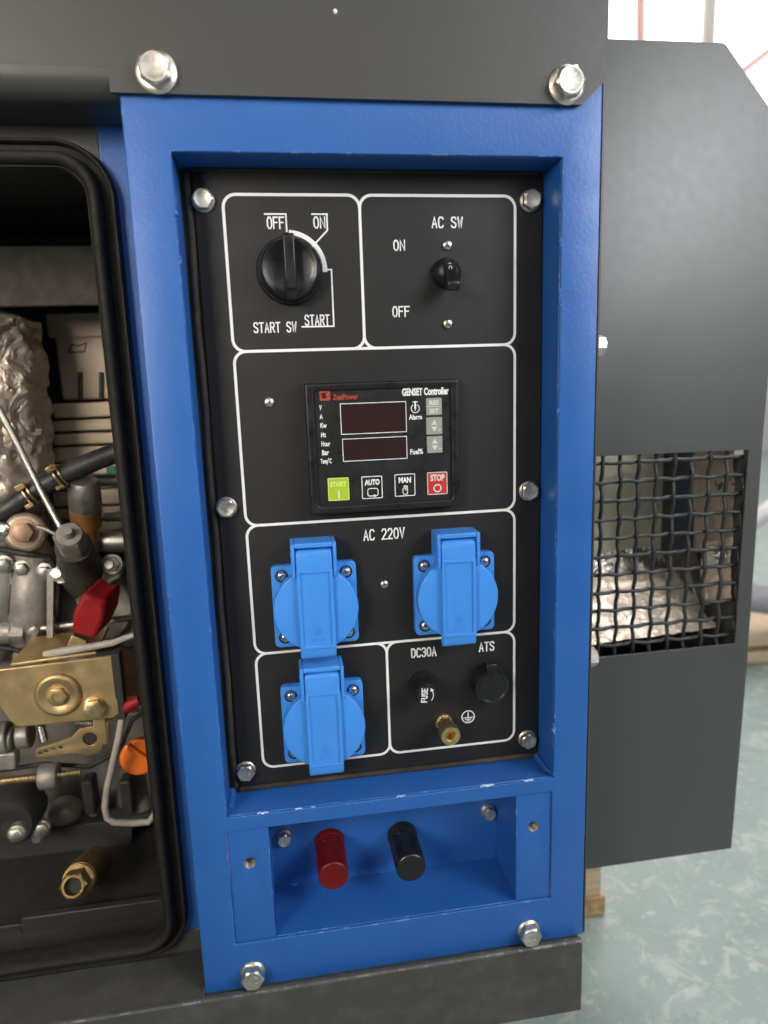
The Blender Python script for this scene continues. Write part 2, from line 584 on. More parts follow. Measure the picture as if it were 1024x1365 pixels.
def foil_mat(name, color, rough, scale, depth, metal=0.9):
    mt, t, N, L, b = nt(name)
    tc = N.new('ShaderNodeTexCoord')
    v = N.new('ShaderNodeTexVoronoi')
    v.feature = 'SMOOTH_F1'
    v.inputs['Scale'].default_value = scale
    n = N.new('ShaderNodeTexNoise')
    n.inputs['Scale'].default_value = scale * 0.7
    n.inputs['Detail'].default_value = 6
    n.inputs['Distortion'].default_value = 1.2
    L.new(tc.outputs['Object'], n.inputs['Vector'])
    L.new(n.outputs['Color'], v.inputs['Vector'])
    v.inputs['Scale'].default_value = 4
    a = N.new('ShaderNodeMath')
    a.operation = 'ADD'
    L.new(v.outputs['Distance'], a.inputs[0])
    L.new(n.outputs['Fac'], a.inputs[1])
    bp = N.new('ShaderNodeBump')
    bp.inputs['Strength'].default_value = 0.9
    bp.inputs['Distance'].default_value = depth
    L.new(a.outputs[0], bp.inputs['Height'])
    L.new(bp.outputs[0], b.inputs['Normal'])
    r = N.new('ShaderNodeMapRange')
    r.inputs['To Min'].default_value = 0.72
    r.inputs['To Max'].default_value = 1.15
    L.new(n.outputs['Fac'], r.inputs[0])
    s = N.new('ShaderNodeVectorMath')
    s.operation = 'SCALE'
    s.inputs[0].default_value = color
    L.new(r.outputs[0], s.inputs['Scale'])
    L.new(s.outputs[0], b.inputs['Base Color'])
    b.inputs['Metallic'].default_value = metal
    b.inputs['Roughness'].default_value = rough
    return mt


M['foil'] = foil_mat('foil', (0.50, 0.43, 0.365), 0.42, 45, 0.004, 0.6)
M['foil_bright'] = foil_mat('foil_bright', (0.85, 0.80, 0.72), 0.2, 40, 0.003, 0.9)
M['foil_yellow'] = foil_mat('foil_yellow', (0.90, 0.85, 0.69), 0.42, 20, 0.003, 0.15)
M['duct_foil'] = foil_mat('duct_foil', (0.86, 0.74, 0.62), 0.38, 45, 0.004, 0.5)
M['foil_dark'] = foil_mat('foil_dark', (0.16, 0.15, 0.14), 0.3, 30, 0.003, 0.8)
M['duct_blue'] = mat('duct_blue', (0.03, 0.045, 0.10), 0.45, bump=0.1)
M['foil_brown'] = foil_mat('foil_brown', (0.46, 0.37, 0.31), 0.4, 30, 0.003, 0.3)


def floor_mat():
    mt, t, N, L, b = nt('painted_floor')
    tc = N.new('ShaderNodeTexCoord')

    def nz(sc, de, ro, dist=0.0):
        n = N.new('ShaderNodeTexNoise')
        n.inputs['Scale'].default_value = sc
        n.inputs['Detail'].default_value = de
        n.inputs['Roughness'].default_value = ro
        n.inputs['Distortion'].default_value = dist
        L.new(tc.outputs['Object'], n.inputs['Vector'])
        return n.outputs['Fac']

    def rng(src, a, c, lo=0.0, hi=1.0):
        r = N.new('ShaderNodeMapRange')
        r.inputs['From Min'].default_value = a
        r.inputs['From Max'].default_value = c
        r.inputs['To Min'].default_value = lo
        r.inputs['To Max'].default_value = hi
        L.new(src, r.inputs[0])
        return r.outputs[0]

    def mix(f, a, c):
        x = N.new('ShaderNodeMix')
        x.data_type = 'RGBA'
        L.new(f, x.inputs[0])
        if isinstance(a, tuple):
            x.inputs[6].default_value = (*a, 1)
        else:
            L.new(a, x.inputs[6])
        x.inputs[7].default_value = (*c, 1)
        return x.outputs[2]

    c = mix(rng(nz(7, 8, 0.6, 0.6), 0.35, 0.65), (0.195, 0.25, 0.235), (0.24, 0.295, 0.28))
    c = mix(rng(nz(26, 10, 0.72, 0.8), 0.52, 0.62, 0, 0.7), c, (0.37, 0.39, 0.365))
    c = mix(rng(nz(60, 8, 0.7, 0.3), 0.58, 0.66, 0, 0.6), c, (0.45, 0.455, 0.42))
    c = mix(rng(nz(38, 8, 0.7, 1.5), 0.64, 0.70, 0, 0.45), c, (0.13, 0.165, 0.16))
    L.new(c, b.inputs['Base Color'])
    b.inputs['Specular IOR Level'].default_value = 0.4
    L.new(rng(nz(20, 6, 0.6), 0.3, 0.7, 0.25, 0.55), b.inputs['Roughness'])
    bp = N.new('ShaderNodeBump')
    bp.inputs['Strength'].default_value = 0.3
    bp.inputs['Distance'].default_value = 0.002
    L.new(nz(40, 8, 0.7), bp.inputs['Height'])
    L.new(bp.outputs[0], b.inputs['Normal'])
    return mt


M['floor'] = floor_mat()


def emit(name, color, strength):
    mt, t, N, L, b = nt(name)
    b.inputs['Base Color'].default_value = (*color, 1)
    b.inputs['Emission Color'].default_value = (*color, 1)
    b.inputs['Emission Strength'].default_value = strength
    return mt


M['window_glow'] = emit('window_glow', (1.0, 0.99, 0.97), 2.2)
M['wall_white'] = mat('wall_white', (0.78, 0.77, 0.74), 0.7, bump=0)
M['post_grey'] = mat('post_grey', (0.42, 0.40, 0.37), 0.6, bump=0)
M['beam_flare_red'] = mat('beam_flare_red', (0.95, 0.60, 0.58), 0.7, bump=0)  # red paled to pink, window flare painted into the colour
M['pipe_grey'] = mat('pipe_grey', (0.34, 0.33, 0.35), 0.5, bump=0)
M['pipe_pale'] = mat('pipe_pale', (0.72, 0.68, 0.68), 0.5, bump=0)

# ---------------------------------------------------------------- floor, back of the workshop
FZ = -700.0
mb = MB()
mb.box(-7000, 9000, -5000, 8000, FZ - 60, FZ)
mb.build("floor", M['floor'], kind='structure')

# ---------------------------------------------------------------- generator: frame
D = 27.05     # the blue front stands this far in front of the panel
gen = thing("generator", "blue and charcoal generator cabinet with socket control panel and open engine bay", "generator", (0.08, -0.02, -0.534))


def child(o, parent=gen):
    o.parent = parent
    o.matrix_parent_inverse = parent.matrix_world.inverted()
    return o


bpy.context.view_layer.update()
INV = Matrix.Translation(-Vector(gen.location))


class Part:
    """context that parents everything built inside to the generator without moving it"""


def own(o, root=None):
    o.parent = root or gen
    o.matrix_parent_inverse = Matrix.Translation(-Vector((root or gen).location)) if (root or gen).type == 'EMPTY' else Matrix.Identity(4)
    return o


outer = [(-45.4, -479.5), (211, -479.5), (211, 100), (-45.4, 100)]
open_main = [(-22.8, -357.0), (188.3, -357.0), (188.3, 22.9), (-22.8, 22.9)]
open_low = [(-24.0, -446.8), (187.3, -446.8), (187.3, -366.8), (-24.0, -366.8)]
frame = own(plate("front_frame", [outer, open_main, open_low], -D, -D + 2.5, M['blue_paint'], None, bevel=0.9))

# the reveal: four folded strips behind the front opening
mb = MB()
mb.box(-24.8, -22.8, -D + 2.5, 3, -359, 24.9)
mb.box(188.3, 190.3, -D + 2.5, 3, -359, 24.9)
mb.box(-22.8, 188.3, -D + 2.5, 3, 22.9, 24.9)
mb.box(-22.8, 188.3, -D + 2.5, 3, -359, -357.0)
own(mb.build("opening_reveal", M['blue_paint'], frame, bevel=0.5), frame)
# fillets of weld paint in the lower corners
for x, rr in ((-21.5, [2.0, 3.0, 2.6]), (187.0, [1.2, 1.8, 2.2])):
    mb = MB()
    mb.tube([(x, y, -356) for y in (-20, -10, 0)], rr, 10)
    own(mb.build("weld_bead", M['blue_paint'], frame), frame)
for x, z, ln, r in ((188.2, -22, 7, 1.3), (188.4, -52, 10, 1.0), (188.2, -118, 6, 1.4), (188.3, -205, 9, 1.1), (188.2, -322, 8, 1.5), (-22.9, -8, 5, 1.2), (-22.9, -30, 4, 1.3)):
    mb = MB()
    n_ = 9
    mb.tube([(x + 0.3 * sin(i * 1.9 + z), -D + 1.2 + 0.5 * sin(i * 2.3 + x), z + ln * (i / (n_ - 1) - 0.5)) for i in range(n_)], [r * (0.25 + 0.75 * sin(pi * (i + .4) / n_)) * (1 + .25 * sin(i * 2.1)) for i in range(n_)], 10)
    own(mb.build("paint_run", M['blue_paint'], frame, angle=80), frame)
for x, r in ((-1, 1.3), (21, 0.9), (30, 0.6), (86, 1.1), (143, 1.7), (171, 1.3)):
    mb = MB()
    n_ = 7
    mb.tube([(x + (i - 3) * r * 0.9, -D + 0.6 + 0.4 * sin(i * 2.2 + x), -356.6 + 0.25 * sin(i * 1.7 + x)) for i in range(n_)], [r * 0.55 * (0.3 + 0.7 * sin(pi * (i + .5) / n_)) for i in range(n_)], 8)
    own(mb.build("paint_chip", M['chip_white'], frame, angle=80), frame)
# outer returns of the frame
mb = MB()
mb.box(-45.4, -43.4, -D + 2.5, 60, -479.5, 60)
mb.box(209, 211, -D + 2.5, 60, -479.5, 100)
own(mb.build("side_return", M['blue_paint'], frame, bevel=0.6), frame)

# recessed strips with threaded holes beside the terminals
def strip(x0, x1, hx, hz):
    s = own(plate("mounting_strip", [[(x0, -446.8), (x1, -446.8), (x1, -366.8), (x0, -366.8)], circle(hx, hz, 3.7)], -D + 1.6, -D + 5, M['blue_paint'], None, bevel=0.4))
    mb = MB()
    k = 20
    for i in range(k):
        a0, a1 = 2 * pi * i / k, 2 * pi * (i + 1) / k
    mb.bm.free()
    mb = MB()
    x, y, a = basis((0, 1, 0))
    rings = []
    for j in range(15):
        yy = -D + 1.9 + j * 0.8
        r = 3.75 if j % 2 == 0 else 3.2
        rings.append([mb.bm.verts.new((hx + r * cos(2 * pi * i / 24), yy, hz + r * sin(2 * pi * i / 24))) for i in range(24)])
    for A, B in zip(rings, rings[1:]):
        for i in range(24):
            mb.bm.faces.new((A[i], A[(i + 1) % 24], B[(i + 1) % 24], B[i]))
    own(mb.build("threaded_hole", M['steel_dull'], s, angle=60), s)
    return s


strip(-23.9, 1.5, -11.3, -390.9)
strip(163.0, 187.2, 175.4, -391.8)

# recess holding the two output terminals: back and four sides
YB = 20.0
mb = MB()
mb.box(-1.0, 165.5, YB, YB + 2, -450, -362)
mb.box(-1.0, 1.0, -D + 5, YB, -448.8, -364.8)
mb.box(163.5, 165.5, -D + 5, YB, -448.8, -364.8)
mb.box(1.0, 163.5, -D + 2.5, YB, -448.8, -446.8)
mb.box(1.0, 163.5, -D + 2.5, YB, -366.8, -364.8)
own(mb.build("terminal_recess", M['blue_paint'], None, bevel=0.4))


# ---------------------------------------------------------------- bolts
def bolt(x, y, z, fl, ap, h, twist=0.0, axis=(0, -1, 0), washer=None, mat_=None, marks=True, lbl=None):
    """hexagon bolt: fl flange radius, ap half the width across flats, h head height"""
    mb = MB()
    ft = h * 0.16
    mb.lathe((0, 0, 0), axis, [(0, fl * 0.98), (ft * 0.6, fl), (ft, fl * 0.97), (ft * 1.9, ap * 1.1)], 36)
    mb.lathe((0, 0, 0), axis, [(ft * 0.8, ap, 1), (ft + h - 0.13 * h, ap, 1), (ft + h, ap * 0.93), (ft + h * 1.0, ap * 0.80), (ft + h * 0.97, ap * 0.74)], 36, twist=twist)
    if marks:
        xx, yy, aa = basis(axis)
        for a0 in (40, 75, 110, 205, 240, 320):
            a = radians(a0) + twist
            c0 = aa * (ft + h * 0.985)
            p = c0 + (xx * cos(a) + yy * sin(a)) * ap * 0.32
            q = c0 + (xx * cos(a + 0.15) + yy * sin(a + 0.15)) * ap * 0.54
            mb.obox(p, q, ap * 0.09, h * 0.05, aa)
    o = mb.build("bolt", mat_ or M['steel'], None, angle=30)
    own(o)
    o.location = Vector((x, y, z)) * MM
    if washer:
        mb = MB()
        mb.lathe((0, 0, 0), axis, [(-1.4, washer), (-0.3, washer), (-0.1, washer * 0.95)], 40)
        w = mb.build("washer", M['steel_dull'], o)
    if lbl:
        o['label'] = lbl
    return o


def at_o(u, v, Y):
    p = at(u, v, Y)
    return p.x, p.z


# panel bolts (six)
for i, (x, z) in enumerate(((-10.7, 5.9), (179.4, 6.6), (-10.9, -167.8), (179.5, -168.5), (-11.4, -341.7), (179.5, -341.8))):
    bolt(x, -0.3, z, 6.6, 5.1, 4.6, twist=0.5 * i, washer=None)
# two on the cover, two at the foot of the frame
bolt(-26.1, -D - 3.4, 58.0, 10.2, 7.2, 6.2, 0.5, washer=None)
bolt(188.4, -D - 3.4, 58.0, 10.2, 7.2, 6.2, 0.1, washer=None)
bolt(-14.6, -D - 0.2, -468.5, 8.3, 6.5, 6.6, 0.0, lbl="hex bolt with a rust stained flange")
bolt(171.2, -D - 0.2, -469.0, 8.3, 6.5, 6.6, 0.0)
# recess bolts
bolt(9.6, YB - 0.2, -407.1, 5.6, 4.4, 5.5, 0.3)
bolt(157.4, YB - 0.2, -407.3, 5.6, 4.4, 5.5, 0.8)
# on the end wall, heads pointing right
for z in (-79.0, -283.0):
    bolt(216.2, -8, z, 6.8, 5.6, 7.5, 0.26, axis=(1, 0, 0), marks=False)

# ---------------------------------------------------------------- top cover, end wall, rail
cover = plate_mesh("top_cover", [[(-430, 60), (-49, 60), (-49, 48.5), (196.5, 48.5), (197.8, 49), (211.5, 61.4), (211.8, 62.5), (211.8, 260), (-430, 260)]], -D - 3.4, -D - 0.6, 0.0)
tc_ = own(link("top_cover", cover, M['grey_paint']))
# left of the frame the cover turns inwards with a rounded bend
sec = [(-D - 3.38, 59.9)]
for i in range(1, 10):
    a = radians(90 * i / 9)
    sec.append((-D - 3.38 + 12 * (1 - cos(a)), 58.5 - 12 * sin(a)))
sec.append((10, 46.5))
inn = [(-D - 0.8, 59.9)]
for i in range(1, 10):
    a = radians(90 * i / 9)
    inn.append((-D - 3.38 + 12 - 9.4 * cos(a), 58.5 - 9.4 * sin(a)))
inn.append((10, 49.1))
mb = MB()
mb.extr([(-430, y, z) for y, z in sec] + [(-430, y, z) for y, z in reversed(inn)], (384.4, 0, 0))
own(mb.build("cover_lip", M['grey_paint'], tc_, angle=50), tc_)
mb = MB()
mb.lathe((64.3, -D - 3.4, 88.7), (0, -1, 0), [(-0.5, 1.1), (0.3, 1.1), (0.6, 0.6)], 14)
own(mb.build("cover_glint", M['print_white'], tc_), tc_)  # white dot painted in for a small highlight on the cover

# end wall of the cabinet, its folded edge shows as a thin strip right of the blue front
mb = MB()
mb.box(213.2, 215.6, -D + 6, 320, -484, 260)
endw = own(mb.build("end_wall", M['hood_paint'], None, bevel=0.5))
mb = MB()
mb.box(211.4, 213.0, -D + 3, 300, -478, 260)
own(mb.build("edge_seal", M['rubber'], endw), endw)
# corner gusset top right
mb = MB()
mb.lathe((212.0, -10, 103), (1, 0, 0), [(0, 7.5), (3.5, 7.5), (4.5, 6.5)], 24)
own(mb.build("edge_button", M['black_matt'], endw), endw)

# base rail
mb = MB()
mb.prism([(-430, -534.1), (208.3, -534.1), (208.3, -477.2), (-430, -477.2)], -34.5, -29.5)
rail = own(mb.build("base_rail", M['rail_paint'], None, bevel=1.6))
mb = MB()
mb.box(-430, 208.0, -29.4, 14, -484, -480.2)
own(mb.build("rail_ledge", M['rail_paint'], rail, bevel=0.4), rail)
mb = MB()
mb.box(-430, -45.8, -33.0, 6.0, -480.1, -477.4)
own(mb.build("sill", M['rail_paint'], rail, bevel=0.5), rail)

# ---------------------------------------------------------------- exhaust hood on the right end
YH = 80.0
hr = [at(u, v, YH) for u, v in ((975, 1131), (995, 900), (1018, 575))]
slope = (hr[2].x - hr[1].x) / (hr[2].z - hr[1].z)
xt = hr[2].x + slope * (72 - hr[2].z)
cA = at(1024, 141, YH)
cB = at(966, 57, YH)
xt = cA.x + (cA.z - 72) * (cA.x - cB.x) / (cB.z - cA.z)
hood = own(plate("hood_plate", [[(217, -519.5), (hr[0].x, hr[0].z), (hr[1].x, hr[1].z), (hr[2].x, hr[2].z), (xt, 72.0), (355.5, 132.0), (352.5, 133.2), (217, 132.4)],
                              [(240, -324.6), (393.2, -323.6), (394.0, -159.6), (240, -158.4)]], YH, YH + 2.0, M['hood_paint'], None, bevel=0.4))
hood.name = "exhaust_hood"
hood['label'] = "charcoal exhaust hood with chamfered corner and crimped wire mesh opening"
# crimped mesh
px0, dx = 272.20, 15.363
pz0, dz = -165.20, 15.167
xs = [px0 + dx * i for i in range(9)]
zs = [pz0 - dz * i for i in range(11)]


def wire_path(fix, lo, hi, pitch, ph, vert):
    pts = []
    n = int((hi - lo) / 2.3)
    for i in range(n + 1):
        s = lo + (hi - lo) * i / n
        w = sin((s - ph) / pitch * pi)
        off = 1.3 * w
        lat = 0.3 * sin((s - ph) / pitch * 2 * pi + fix)
        pts.append((fix + lat, YH + 5.6 + off, s) if vert else (s, YH + 5.6 - off, fix + lat))
    return pts


for i, x in enumerate(xs):
    mb = MB()
    sg = 1 if i % 2 else -1
    mb.tube(wire_path(x, -329, -154, dz, pz0 + (0.5 + (i % 2)) * dz, True), 1.6, 8)
    own(mb.build("mesh_wire", M['wire'], hood, angle=80), hood)
for i, z in enumerate(zs):
    mb = MB()
    mb.tube(wire_path(z, 236, 398, dx, px0 + (0.5 + (i % 2)) * dx, False), 1.6, 8)
    own(mb.build("mesh_wire", M['wire'], hood, angle=80), hood)


def crumpled(name, corners, nu, nv, amp, freq, material, parent, seed=0, label=None):
    """a sheet between four corner points, dented like foil"""
    A, B, Cc, Dd = [Vector(c) for c in corners]
    nrm = (B - A).cross(Dd - A).normalized()
    bm = bmesh.new()
    g = []
    for j in range(nv + 1):
        row = []
        for i in range(nu + 1):
            u, v = i / nu, j / nv
            p = A * (1 - u) * (1 - v) + B * u * (1 - v) + Cc * u * v + Dd * (1 - u) * v
            q = p * freq + Vector((seed, seed * 2.1, 0))
            h = noise.noise(q) + 0.5 * abs(noise.noise(q * 2.3)) + 0.3 * noise.noise(q * 4.7)
            row.append(bm.verts.new((p + nrm * h * amp) * MM))
        g.append(row)
    for j in range(nv):
        for i in range(nu):
            bm.faces.new((g[j][i], g[j][i + 1], g[j + 1][i + 1], g[j + 1][i]))
    bmesh.ops.recalc_face_normals(bm, faces=bm.faces[:])
    me = bpy.data.meshes.new(name)
    bm.to_mesh(me)
    bm.free()
    o = link(name, me, material, None, angle=30, label=label)
    own(o, parent)
    return o


# ---------------------------------------------------------------- control panel
pan = own(plate("control_panel", [rrect(-15.6, 187.0, -352.5, 21.5, 2.0, 4)], -1.0, 1.0, M['panel_black'], None, bevel=0.3))
pan['label'] = "black silk-screened control panel"
PY = -1.1
g = own(plate("gasket", [rrect(-22.75, 188.25, -356.95, 22.85, 0.5, 2)], 1.1, 3.0, M['gasket'], pan), pan)
mb = MB()
mb.tube([(-18.8, -0.3, 20)] + [(-18.8 + 0.5 * sin(i * 1.7), -0.3, 10 - i * 24) for i in range(15)] + [(-18.6, -0.3, -352)], 1.9, 10)
mb.tube([(-16, -0.2, -354.9), (60, -0.2, -354.6), (120, -0.2, -354.9), (184, -0.2, -354.6)], 1.8, 10)
mb.tube([(-16, -0.2, 21.9), (80, -0.2, 22.0), (184, -0.2, 21.9)], 1.4, 10)
own(mb.build("gasket_bead", M['gasket'], pan), pan)

LW = 1.65
for i, (x0, x1, z1, z0) in enumerate(((0, 76.8, 9.0, -76.6), (76.8, 170, 9.0, -76.6), (0, 170, -76.6, -180.0), (0, 170, -180.0, -262.7), (0, 83.7, -262.7, -341), (83.7, 170, -262.7, -341))):
    mb = MB()
    mb.ribbon(rrect(x0, x1, z0, z1, 7.0, 7), LW, PY - 0.02 * i, closed=True)
    own(mb.build("border_line", M['print_white'], pan), pan)


def pt(body, x0, x1, z0, z1, w=0.75, rot=0.0, y=PY, parent=None):
    return own(stroke(body, x0, x1, z0, z1, y - 0.05, w, M['print_white'], None, rot), parent or pan)


pt("OFF", 23.9, 33.0, -9.0, -3.0)
pt("ON", 50.2, 56.4, -8.7, -2.9)
pt("AC SW", 119.4, 137.5, -8.5, -2.9, 0.85)
pt("ON", 96.2, 102.5, -21.1, -15.7, 0.8)
pt("OFF", 94.5, 104.2, -58.6, -53.0, 0.8)
pt("START SW", 12.6, 36.8, -66.0, -60.7)
pt("START", 42.3, 56.2, -62.5, -57.0)
pt("AC 220V", 71.8, 97.4, -193.8, -187.4, 0.85)
pt("DC30A", 100.2, 116.3, -274.5, -268.7, 0.95)
pt("ATS", 146.0, 155.8, -274.6, -268.7, 0.95)
for pts in ([(22.7, -1.3), (34.5, -1.3), (34.5, -10.5)], [(49.4, -1.3), (57.8, -1.3), (57.7, -10.0), (48.9, -18.6)], [(54.0, -31.6), (59.0, -31.6), (58.9, -63.4), (40.4, -63.4)]):
    mb = MB()
    mb.ribbon(pts, 0.85, PY - 0.06)
    own(mb.build("pointer_line", M['print_white'], pan), pan)
mb = MB()
mb.ribbon(circle(34.8, -31.6, 20.5, 24, 0, 84), 2.6, PY - 0.07)
own(mb.build("switch_arc", M['print_white'], pan), pan)
# earth symbol
mb = MB()
mb.ribbon(circle(137.7, -320.6, 4.3, 28), 0.75, PY - 0.04, closed=True)
for k, (a, b_) in enumerate((((137.7, -317.6), (137.7, -320.9)), ((134.7, -321.2), (140.7, -321.2)), ((135.8, -322.4), (139.6, -322.4)), ((136.8, -323.6), (138.6, -323.6)))):
    mb.ribbon([a, b_], 0.62, PY - 0.05 - 0.01 * k)
own(mb.build("earth_symbol", M['print_white'], pan), pan)


# cross-head screws
def screw(x, y, z, r, h, rot, material, parent, tilt=0.0):
    mb = MB()
    prof = [(0, r * 0.98), (h * 0.25, r)]
    for i in range(1, 6):
        a = radians(90 * i / 6)
        prof.append((h * 0.25 + h * 0.75 * sin(a), r * cos(a) * 0.98 + 0.02))
    prof.append((h, r * 0.20))
    mb.lathe((0, 0, 0), (0, -1, 0), prof, 24)
    s = mb.build("screw", material, None, angle=50)
    own(s, parent)
    if parent is gen:
        s.location = Vector((x, y, z)) * MM
    else:
        s.location = Vector((x, y, z)) * MM
    mb = MB()
    for k in (0, 1):
        a = rot + k * pi / 2
        d = Vector((cos(a), 0, sin(a))) * r * 0.55
        c = Vector((0, -h * 0.90 - 0.02 * k, 0))
        mb.obox(c - d, c + d, 0.42, h * 0.3, (0, 1, 0))
    cr = mb.build("cross_slot", M['black_matt'], s)
    return s


for x, z, r, mt_ in ((128.2, -18.4, 3.1, M['steel_warm']), (127.7, -63.4, 3.1, M['steel_warm']), (18.5, -106.2, 3.0, M['steel']), (83.6, -223.2, 2.8, M['steel'])):
    screw(x, -1.0, z, r, 2.0, random.uniform(0.2, 1.2), mt_, gen)

# start switch: bezel, dished knob and pointer bar
sw = MB()
sw.lathe((34.8, -1.0, -32.3), (0, -1, 0), [(0, 18.9), (2.4, 18.9), (3.2, 18.3), (3.2, 16.9)], 56)
sw = own(sw.build("start_switch", M['black_plastic'], None, angle=40))
sw['label'] = "black rotary start switch turned to OFF"
mb = MB()
mb.lathe((34.8, -4.2, -32.3), (0, -1, 0), [(-1, 17.4), (6.0, 16.6), (7.6, 15.8), (8.0, 15.0), (7.4, 13.6), (6.6, 12.0)], 56)
own(mb.build("knob", M['black_plastic'], sw, angle=40), sw)
kx, kz = 34.8, -32.3
mb = MB()
sec = [(17.4, 9.5), (17.6, 15.0), (15.5, 16.5), (-12.0, 16.5), (-12.8, 16.0), (-13.2, 13.2), (-17.0, 12.6), (-17.4, 9.5)]
mb.extr([(kx - 3.1, -2.5 - y, kz + z) for z, y in [(17.6, 3), (17.8, 14.6), (16.6, 15.8), (-11.6, 15.8), (-12.4, 14.0), (-17.0, 12.6), (-17.4, 3)]], (6.2, 0, 0))
own(mb.build("pointer_bar", M['black_plastic'], sw, bevel=0.7), sw)

# breaker toggle
tg = MB()
tg.lathe((127.4, -1.0, -34.4), (0, -1, 0), [(0, 8.9), (1.4, 8.9), (3.4, 8.3), (5.6, 7.0), (7.4, 5.0), (8.2, 2.0)], 40)
tg = own(tg.build("breaker_switch", M['black_plastic'], None, angle=50))
tg['label'] = "small black toggle breaker pointing down to OFF"
mb = MB()
mb.extr([(123.9, -3.0, -28.0), (123.9, -8.6, -28.6), (123.9, -10.6, -34.0), (123.9, -18.0, -41.5), (123.9, -17.2, -46.0), (123.9, -11.0, -45.6), (123.9, -5.0, -39.0)], (7.6, 0, 0))
own(mb.build("toggle_lever", M['black_plastic'], tg, bevel=0.9), tg)
mb = MB()
mb.ribbon(circle(127.6, -32.6, 0.95, 16), 0.35, -10.35, closed=True)
mb.ribbon([(126.9, -30.0), (128.3, -30.0)], 0.35, -9.5)
own(mb.build("toggle_mark", M['key_print'], tg), tg)

# ---------------------------------------------------------------- genset controller
cx0, cx1, cz0, cz1 = 40.3, 131.2, -173.8, -96.2
CY = -11.0
ctl = own(plate("controller", [rrect(cx0 - 0.9, cx1 + 0.4, cz0, cz1, 1.6, 4), rrect(cx0 + 4.2, cx1 - 4.6, cz0 + 4.6, cz1 - 4.4, 1.2, 3)], CY, -1.1, M['black_plastic'], None, bevel=1.1))
ctl['label'] = "square black controller with two dark displays and coloured keys"
FY = CY + 1.6
face = own(plate("face_plate", [rrect(cx0 + 4.0, cx1 - 4.4, cz0 + 4.4, cz1 - 4.2, 1.0, 3)], FY, FY + 6, M['face_black'], None), ctl)


def cp(u, v):
    p = at(u, v, FY)
    return p.x, p.z


def cbox(u0, v0, u1, v1, sk=0.0):
    """rectangle on the controller face from its top-left and bottom-right pixels"""
    x0, z1 = cp(u0, v0)
    x1, z0 = cp(u1, v1)
    return x0, x1, z0, z1


W0 = M['white_print_small']


def ct(body, u0, v0, u1, v1, mt_=None, bold=0.0, dy=0.06):
    x0, z1 = cp(u0, v0)
    x1, z0 = cp(u1, v1)
    return own(text(body, x0, x1, z0, z1, FY - dy, mt_ or W0, None, bold), ctl)


# unit column
for body, u0, v0, u1, v1 in (("V", 425.3, 540.0, 429.3, 546.5), ("A", 426, 552.5, 430.5, 558.5), ("Kw", 427.0, 564, 435.8, 570.3), ("Hz", 428, 576.5, 434.8, 582.7), ("Hour", 428.4, 588.2, 440.6, 594.7), ("Bar", 429.2, 600.0, 438.8, 606.5), ("Temp°C", 427.3, 611.3, 442.4, 619.5)):
    ct(body, u0, v0, u1, v1, bold=0.03)
ct("GENSET Controller", 535.8, 517.6, 598.4, 525.8, bold=0.045)
ct("Alarm", 545.0, 552.8, 562.8, 558.9, bold=0.03)
ct("Fuel%", 547.0, 598.6, 564.0, 605.2, bold=0.03)
ct("ZealPower", 443.5, 525.8, 477.5, 532.2, M['logo_red'], bold=0.02)
# red square mark with a slanted notch
x0, x1, z0, z1 = cbox(425.6, 520.0, 440.6, 533.8)
w_, h_ = x1 - x0, z1 - z0
mb = MB()
for pg in ([(0, .55), (.0, 1), (.62, 1), (.62, .93), (.78, .93), (.78, 1), (1, .8), (1, .44), (.52, .44), (.72, .74), (.20, .74), (.20, .55)],
           [(0, 0), (0, .48), (.30, .48), (.14, .2), (.62, .2), (.62, .36), (1, .36), (1, .04), (.88, .04), (.88, 0)]):
    vs = [mb.bm.verts.new((x0 + a * w_, FY - 0.06, z0 + b_ * h_)) for a, b_ in pg]
    mb.bm.faces.new(vs)
own(mb.build("logo_mark", M['logo_red'], ctl), ctl)

for u0, v0, u1, v1 in ((453.5, 538.5, 542.0, 575.3), (456.6, 585.5, 542.8, 610.8)):
    x0, x1, z0, z1 = cbox(u0, v0, u1, v1)
    d_ = own(plate("display", [[(x0, z0), (x1, z0), (x1, z1), (x0, z1)]], FY - 0.12, FY + 1, M['display'], None), ctl)
    mb = MB()
    mb.ribbon([(x0, z0), (x1, z0), (x1, z1), (x0, z1)], 0.42, FY - 0.2, closed=True)
    own(mb.build("display_border", W0, ctl), ctl)

# keys
def key(u0, v0, u1, v1, material, border):
    x0, x1, z0, z1 = cbox(u0, v0, u1, v1)
    k_ = own(plate("key", [rrect(x0, x1, z0, z1, 0.4, 2)], FY - 0.35, FY + 1, material, None, bevel=0.12), ctl)
    mb = MB()
    mb.ribbon(rrect(x0 + .25, x1 - .25, z0 + .25, z1 - .25, 0.4, 2), 0.5, FY - 0.42, closed=True)
    own(mb.build("key_border", border, ctl), ctl)
    return x0, x1, z0, z1


def klet(body, bx, a0, a1, b0, b1, mt_, bold=0.045):
    x0, x1, z0, z1 = bx
    own(text(body, x0 + (x1 - x0) * a0, x0 + (x1 - x0) * a1, z0 + (z1 - z0) * b0, z0 + (z1 - z0) * b1, FY - 0.45, mt_, None, bold), ctl)


